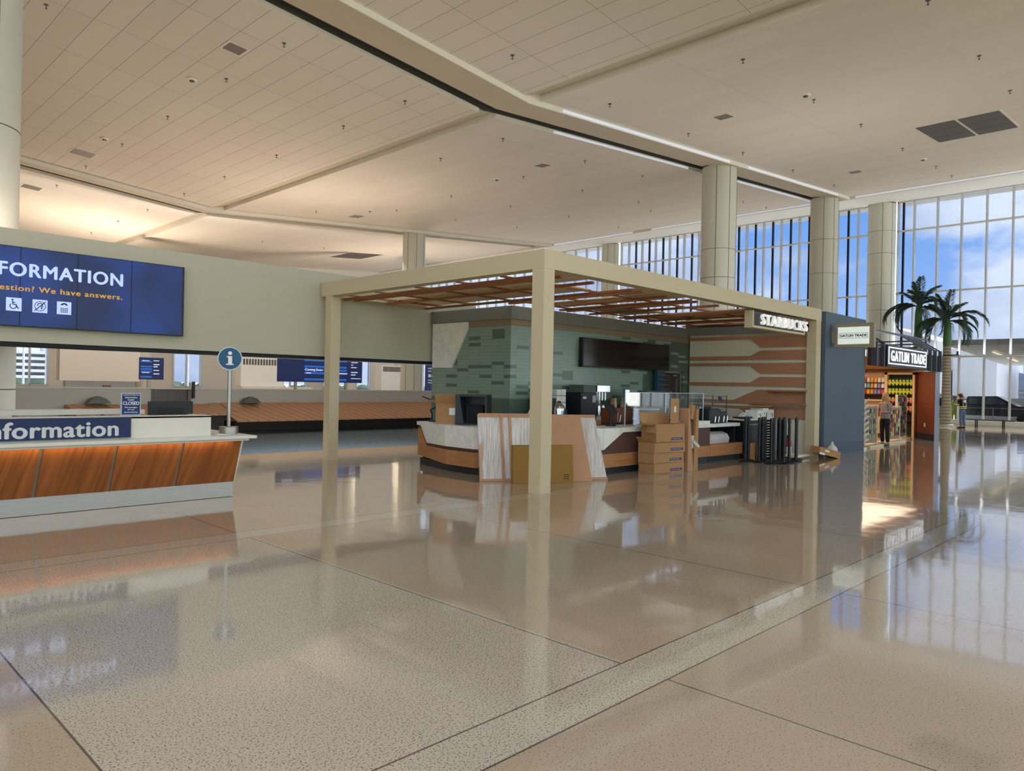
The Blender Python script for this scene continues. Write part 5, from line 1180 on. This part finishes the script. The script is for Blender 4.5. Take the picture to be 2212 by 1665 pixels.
# ================================================================ PEOPLE
def skin_obj(name, verts, edges, radii, root, m, parent, sub=2):
    me = bpy.data.meshes.new(name); me.from_pydata([Vector(v) for v in verts], edges, []); me.materials.append(m)
    o = bpy.data.objects.new(name, me); COL.objects.link(o); o.parent = parent
    sk = o.modifiers.new('skin', 'SKIN'); sk.use_smooth_shade = True; sk.branch_smoothing = .4
    for i, r_ in enumerate(radii):
        v = me.skin_vertices[0].data[i]; v.radius = r_ if hasattr(r_, '__len__') else (r_, r_); v.use_root = (i == root)
    ss = o.modifiers.new('subsurf', 'SUBSURF'); ss.levels = sub; ss.render_levels = sub
    return o
def chain_graph():
    V, E_, Rr = [], [], []
    def add(p, r_, prev=None):
        V.append(Vector(p)); Rr.append(r_)
        if prev is not None: E_.append((prev, len(V)-1))
        return len(V)-1
    return V, E_, Rr, add
def build_person(name, label, loc, rot, h, skin_c, top_c, leg_c, hair_c, shoe_c, J, hair_long=False, top_loose=1.0, vest=None, hat=None, seated=False, sleeves='long', back_mark=False):
    """local frame: facing -Y, x to the person's left; J joints in metres for 1.75 m height"""
    k = h/1.75; t = thing(name, label, 'person', loc, rot)
    S = lambda p: Vector(p)*k
    # body: one continuous surface
    V, E_, Rr, add = chain_graph()
    pel = add(S((0, 0, .96)), (.125*k, .085*k)); w1 = add(S((0, .0, 1.10)), (.13*k, .095*k), pel); ch = add(S(J['chest']), (.155*k, .11*k), w1)
    sh = add(S(J['neckbase']), (.10*k, .075*k), ch); nk = add(S(J['neck']), .052*k, sh)
    hd = Vector(J['head']); h0 = add(S(hd+Vector((0, -.005, -.085))), (.058*k, .065*k), nk); h1 = add(S(hd), (.078*k, .092*k), h0); h2 = add(S(hd+Vector((0, .01, .075))), (.070*k, .082*k), h1)
    for sd_, q in (('L', 1), ('R', -1)):
        hip, kn, an, toe = J['leg'+sd_]
        a = add(S(hip), .070*k, pel); b_ = add(S((Vector(hip)+Vector(kn))/2), .070*k, a); c = add(S(kn), .058*k, b_); d = add(S((Vector(kn)*.6+Vector(an)*.4)), .056*k, c); e_ = add(S(an), .036*k, d); add(S(toe), .034*k, e_)
        s0, el, wr = J['arm'+sd_]
        a = add(S(s0), .060*k, ch if False else sh); b_ = add(S((Vector(s0)+Vector(el))/2), .046*k, a); c = add(S(el), .040*k, b_); d = add(S(wr), .026*k, c)
        dr = (Vector(wr)-Vector(el)).normalized(); pm = Vector(wr)+dr*.055; p_ = add(S(pm), (.038*k, .018*k), d)
        sidev = dr.cross(Vector((0, 0, 1))); sidev = (sidev if sidev.length > .2 else Vector((0, 1, 0))).normalized(); cur = Vector((0, -.25, -.6)) if abs(dr.z) < .7 else Vector((0, -.5, 0))
        for f in range(4):
            o0 = pm + sidev*(f-1.5)*.021 + dr*.035; l_ = (.062, .072, .067, .052)[f]
            f1 = add(S(o0), .010*k, p_); f2 = add(S(o0+(dr+cur*.25).normalized()*l_*.55), .009*k, f1); add(S(o0+(dr+cur*.25).normalized()*l_*.55+(dr+cur*.9).normalized()*l_*.5), .0075*k, f2)
        th = pm - sidev*.036*q - dr*.02; f1 = add(S(th), .011*k, p_); add(S(th+(dr*.6-sidev*q*.55+cur*.3).normalized()*.05), .009*k, f1)
    skin_obj('body', V, E_, Rr, 0, skin_c, t)
    # face
    H = S(hd); fr = H+Vector((0, -.088*k, 0))
    MB().hexa([fr+Vector((-.012*k, .01*k, -.03*k)), fr+Vector((.012*k, .01*k, -.03*k)), fr+Vector((.008*k, .02*k, -.03*k)), fr+Vector((-.008*k, .02*k, -.03*k))], [fr+Vector((-.005*k, -.0*k, .012*k)), fr+Vector((.005*k, -.0*k, .012*k)), fr+Vector((.005*k, .02*k, .02*k)), fr+Vector((-.005*k, .02*k, .02*k))]).ball(fr+Vector((0, -.008*k, -.022*k)), .013*k).build('nose', skin_c, t, smooth=True)
    for x in (-.031, .031):
        e_ = MB().ball(fr+Vector((x*k, .014*k, .008*k)), .011*k, (1.3, .6, .8)).build('eye', white_p, t, smooth=True); MB().ball(fr+Vector((x*k, .008*k, .008*k)), .0055*k).build('iris', hair_dk, e_)
        MB().obox(fr+Vector((x*k, .008*k, .028*k)), (.032*k, .006*k, .006*k)).build('eyebrow', hair_c, t)
    for x in (-.082, .082): MB().ball(H+Vector((x*k, .01*k, -.005*k)), .028*k, (.35, .7, 1.1)).build('ear', skin_c, t, smooth=True)
    MB().ball(fr+Vector((0, .006*k, -.052*k)), .020*k, (1.2, .45, .32)).build('mouth', mat('lips', (150, 80, 76), .5), t, smooth=True)
    b = MB().ball(H+Vector((0, .022*k, .035*k)), .105*k, (.90, .98, .98), 18)
    if hair_long:
        for a in range(-80, 261, 17):
            if -125 < a-0 < -55 or 235 < a < 305: continue
            x = .088*math.cos(R(a)); y = .075*math.sin(R(a))+.025
            if y < -.04: continue
            b.ball(H+Vector((x*k, y*k, -.06*k)), .034*k, (.9, .9, 2.6), 8); b.ball(H+Vector((x*1.15*k, y*1.15*k+.01, -.17*k)), .026*k, (.9, .9, 3.0), 8)
    b.build('hair', hair_c, t, smooth=True)
    # garment top
    V, E_, Rr, add = chain_graph(); lo = top_loose
    a0 = add(S((0, 0, .87 if lo > 1.05 else .92)), (.178*k*lo, .135*k*lo)); a1 = add(S((0, 0, 1.10)), (.150*k*lo, .115*k*lo), a0); a2 = add(S(J['chest']), (.172*k*lo, .128*k), a1); a3 = add(S(J['neckbase']), (.112*k, .088*k), a2); add(S(Vector(J['neck'])*.55+Vector(J['neckbase'])*.45), .062*k, a3)
    for sd_ in 'LR':
        s0, el, wr = [Vector(q) for q in J['arm'+sd_]]
        b0 = add(S(s0), .074*k, a3); b1 = add(S((s0+el)/2), .060*k, b0)
        if sleeves == 'long': b2 = add(S(el), .053*k, b1); add(S(el*.18+wr*.82), .042*k, b2)
        else: add(S(s0*.3+el*.7), .058*k, b1)
    skin_obj('shirt', V, E_, Rr, 1, top_c, t)
    V, E_, Rr, add = chain_graph(); p0 = add(S((0, 0, 1.0)), (.165*k, .125*k)); p1 = add(S((0, 0, .90)), (.165*k, .13*k), p0)
    for sd_ in 'LR':
        hip, kn, an, toe = [Vector(q) for q in J['leg'+sd_]]
        bh = add(S(hip*.75+Vector((0, 0, .22))), (.115*k, .12*k), p1); b0 = add(S(hip+Vector((0, 0, -.10))), .100*k, bh); b1 = add(S((hip+kn)/2), .090*k, b0); b2 = add(S(kn), .073*k, b1); add(S(an+Vector((0, 0, .01))), .066*k, b2)
    skin_obj('trousers', V, E_, Rr, 0, leg_c, t)
    for sd_ in 'LR':
        hip, kn, an, toe = [Vector(q) for q in J['leg'+sd_]]; mid = S((an+toe)/2); d_ = (toe-an); ang = math.atan2(d_.x, -d_.y)
        m4 = Euler((0, 0, -(-ang))).to_matrix(); c0 = Vector((mid.x, mid.y, 0))
        pf = lambda x, y, z: c0 + Matrix.Rotation(ang, 3, 'Z') @ Vector((x*k, y*k, z*k))
        MB().hexa([pf(-.035, -.15, .002), pf(.035, -.15, .002), pf(.048, -.05, .002), pf(.04, .12, .002), pf(-.04, .12, .002), pf(-.048, -.05, .002)], [pf(-.028, -.13, .05), pf(.028, -.13, .05), pf(.04, -.03, .085), pf(.034, .11, .10), pf(-.034, .11, .10), pf(-.04, -.03, .085)]).build('shoe', shoe_c, t, bevel=.012)
    if vest:
        V, E_, Rr, add = chain_graph(); a0 = add(S((0, 0, .93)), (.185*k, .14*k)); a1 = add(S((0, 0, 1.10)), (.168*k, .132*k), a0); a2 = add(S(J['chest']), (.188*k, .145*k), a1); a3 = add(S(Vector(J['neckbase'])*.85+Vector(J['chest'])*.15), (.125*k, .10*k), a2)
        vo = skin_obj('safety_vest', V, E_, Rr, 1, vest, t)
        for z, (rx, ry) in ((1.00, (.188, .152)), (1.08, (.180, .146))):
            b = MB(); n = 28
            for i in range(n):
                a, c = 2*math.pi*i/n, 2*math.pi*(i+1)/n
                b.bar((rx*k*math.cos(a), ry*k*math.sin(a), z*k), (rx*k*math.cos(c), ry*k*math.sin(c), z*k), .006, .04*k, (0, 0, 1))
            b.build('reflective_band', hivis if z > 1.05 and vest is not hivis else reflect_m, vo)
        cx_ = Vector(J['chest'])
        for x in (-.10, .10): MB().bar(S((x, cx_.y+.150, 1.10)), S((x*.9, cx_.y+.135, 1.42)), .035*k, .008).build('reflective_band', reflect_m, vo)
        if back_mark: MB().obox(S((0, cx_.y+.158, 1.34)), (.11*k, .006, .11*k), (0, R(45), 0)).build('back_emblem', white_p, vo)
    if hat: 
        ho = MB().ball(H+Vector((0, .015*k, .06*k)), .112*k, (.95, 1.02, .78), 16); ho.obox(H+Vector((0, -.115*k, .055*k)), (.14*k, .10*k, .012*k), (R(12), 0, 0)); ho.build('cap', hat, t, smooth=True)
    return t
stand = lambda: {'chest': (0, -.01, 1.28), 'neckbase': (0, .01, 1.42), 'neck': (0, 0, 1.50), 'head': (0, -.025, 1.635),
    'legL': ((.09, 0, .92), (.10, -.02, .50), (.10, .02, .09), (.12, -.13, .035)), 'legR': ((-.09, 0, .92), (-.10, -.02, .50), (-.10, .02, .09), (-.12, -.13, .035)),
    'armL': ((.19, .01, 1.40), (.25, .04, 1.13), (.27, -.03, .90)), 'armR': ((-.19, .01, 1.40), (-.25, .04, 1.13), (-.27, -.03, .90))}
J = stand(); J['armL'] = ((.18, .01, 1.39), (.22, -.02, 1.12), (.10, -.26, 1.12)); J['armR'] = ((-.18, .01, 1.39), (-.22, -.02, 1.12), (-.10, -.26, 1.15))
build_person('person', 'person with long fair hair, patterned blouse and black trousers at the shop racks', (25.5, 8.02, 0), R(-112), 1.70, skin_a, print_cloth, black_cloth, hair_bl, black_m, J, hair_long=True, top_loose=1.15)
o = MB().box(-.08, .08, -.02, .02, -.14, .14).build('red_packet', mat('packet_red', (196, 50, 56), .4)); o.location = (25.22, 8.14, 1.08); tag(o, 'red packet held in both hands of the person browsing', 'packet')
J = stand(); J['chest'] = (0, -.03, 1.27); J['neckbase'] = (0, -.06, 1.41); J['neck'] = (0, -.09, 1.48); J['head'] = (0, -.15, 1.60)
J['armL'] = ((.19, -.05, 1.39), (.24, -.04, 1.12), (.12, -.28, 1.18)); J['armR'] = ((-.19, -.05, 1.39), (-.24, -.04, 1.12), (-.08, -.30, 1.17))
cap_red = mat('cap_red', (150, 40, 44), .8)
build_person('person', 'person in black and lime safety vest, red cap and jeans looking down at a phone', (42.5, 9.72, 0), R(150), 1.77, skin_a, black_cloth, denim, hair_dk, mat('boot_brown', (70, 48, 38), .8), J, vest=black_cloth, hat=cap_red, sleeves='short', back_mark=True)
J = stand()
build_person('person', 'person in yellow-green safety clothing outside the glass beside the palm trunk', (49.3, 11.72, -.16), R(-60), 1.72, skin_a, hivis, hivis, mat('hat_grey', (110, 112, 118), .8), black_m, J, vest=hivis, hat=mat('hat_grey', (110, 112, 118), .8))
build_person('person', 'person in navy shirt with pink strap, left of the far pair near the totem', (33.4, 40, 0), R(-40), 1.76, skin_a, navy_cloth, black_cloth, hair_dk, black_m, stand())
build_person('person', 'person in bright yellow shirt and cap, right of the far pair near the totem', (34.0, 39.9, 0), R(-50), 1.74, skin_b, hivis, black_cloth, hair_dk, black_m, stand(), hat=mat('cap_khaki', (120, 104, 60), .8))

# ================================================================ LINEAR COVE LIGHTS ALONG THE TRAY EDGES
led = mat('cove_led', (206, 212, 224), .5, emis=.34)
def cove(pa, pb, label):
    a, c = Vector(pa), Vector(pb)
    tag(MB().bar(a, c, .02, .08).build('linear_cove_light', led), label, 'light', 'linear cove lights')
g_ = lambda x: cz(x)-.09
cove((17.2, 14.855, g_(17.2)), (27.7, 14.855, g_(27.7)), 'glowing strip along the near girder side between the ceiling fold and the thick column')
cove((29.3, 14.855, g_(29.3)), (39.2, 14.855, g_(39.2)), 'glowing strip along the near girder side between the thick column and the next')
cove((19.0, 16.80, cz(19)+.02), (27.7, 16.80, cz(27.7)+.02), 'glowing strip at the far tray edge left of the thick column')
cove((29.3, 16.80, cz(29.3)+.02), (40.5, 16.80, cz(40.5)+.02), 'glowing strip at the far tray edge right of the thick column')
cove((40.97, -6, 12.16), (40.97, 14.6, 12.16), 'long glowing strip under the ceiling edge before the right glazing')
cove((40.97, 16.9, 12.16), (40.97, 27.5, 12.16), 'glowing strip under the ceiling edge above the pergola')
cove((40.97, 29, 12.16), (40.97, 36, 12.16), 'farthest glowing strip under the ceiling edge')
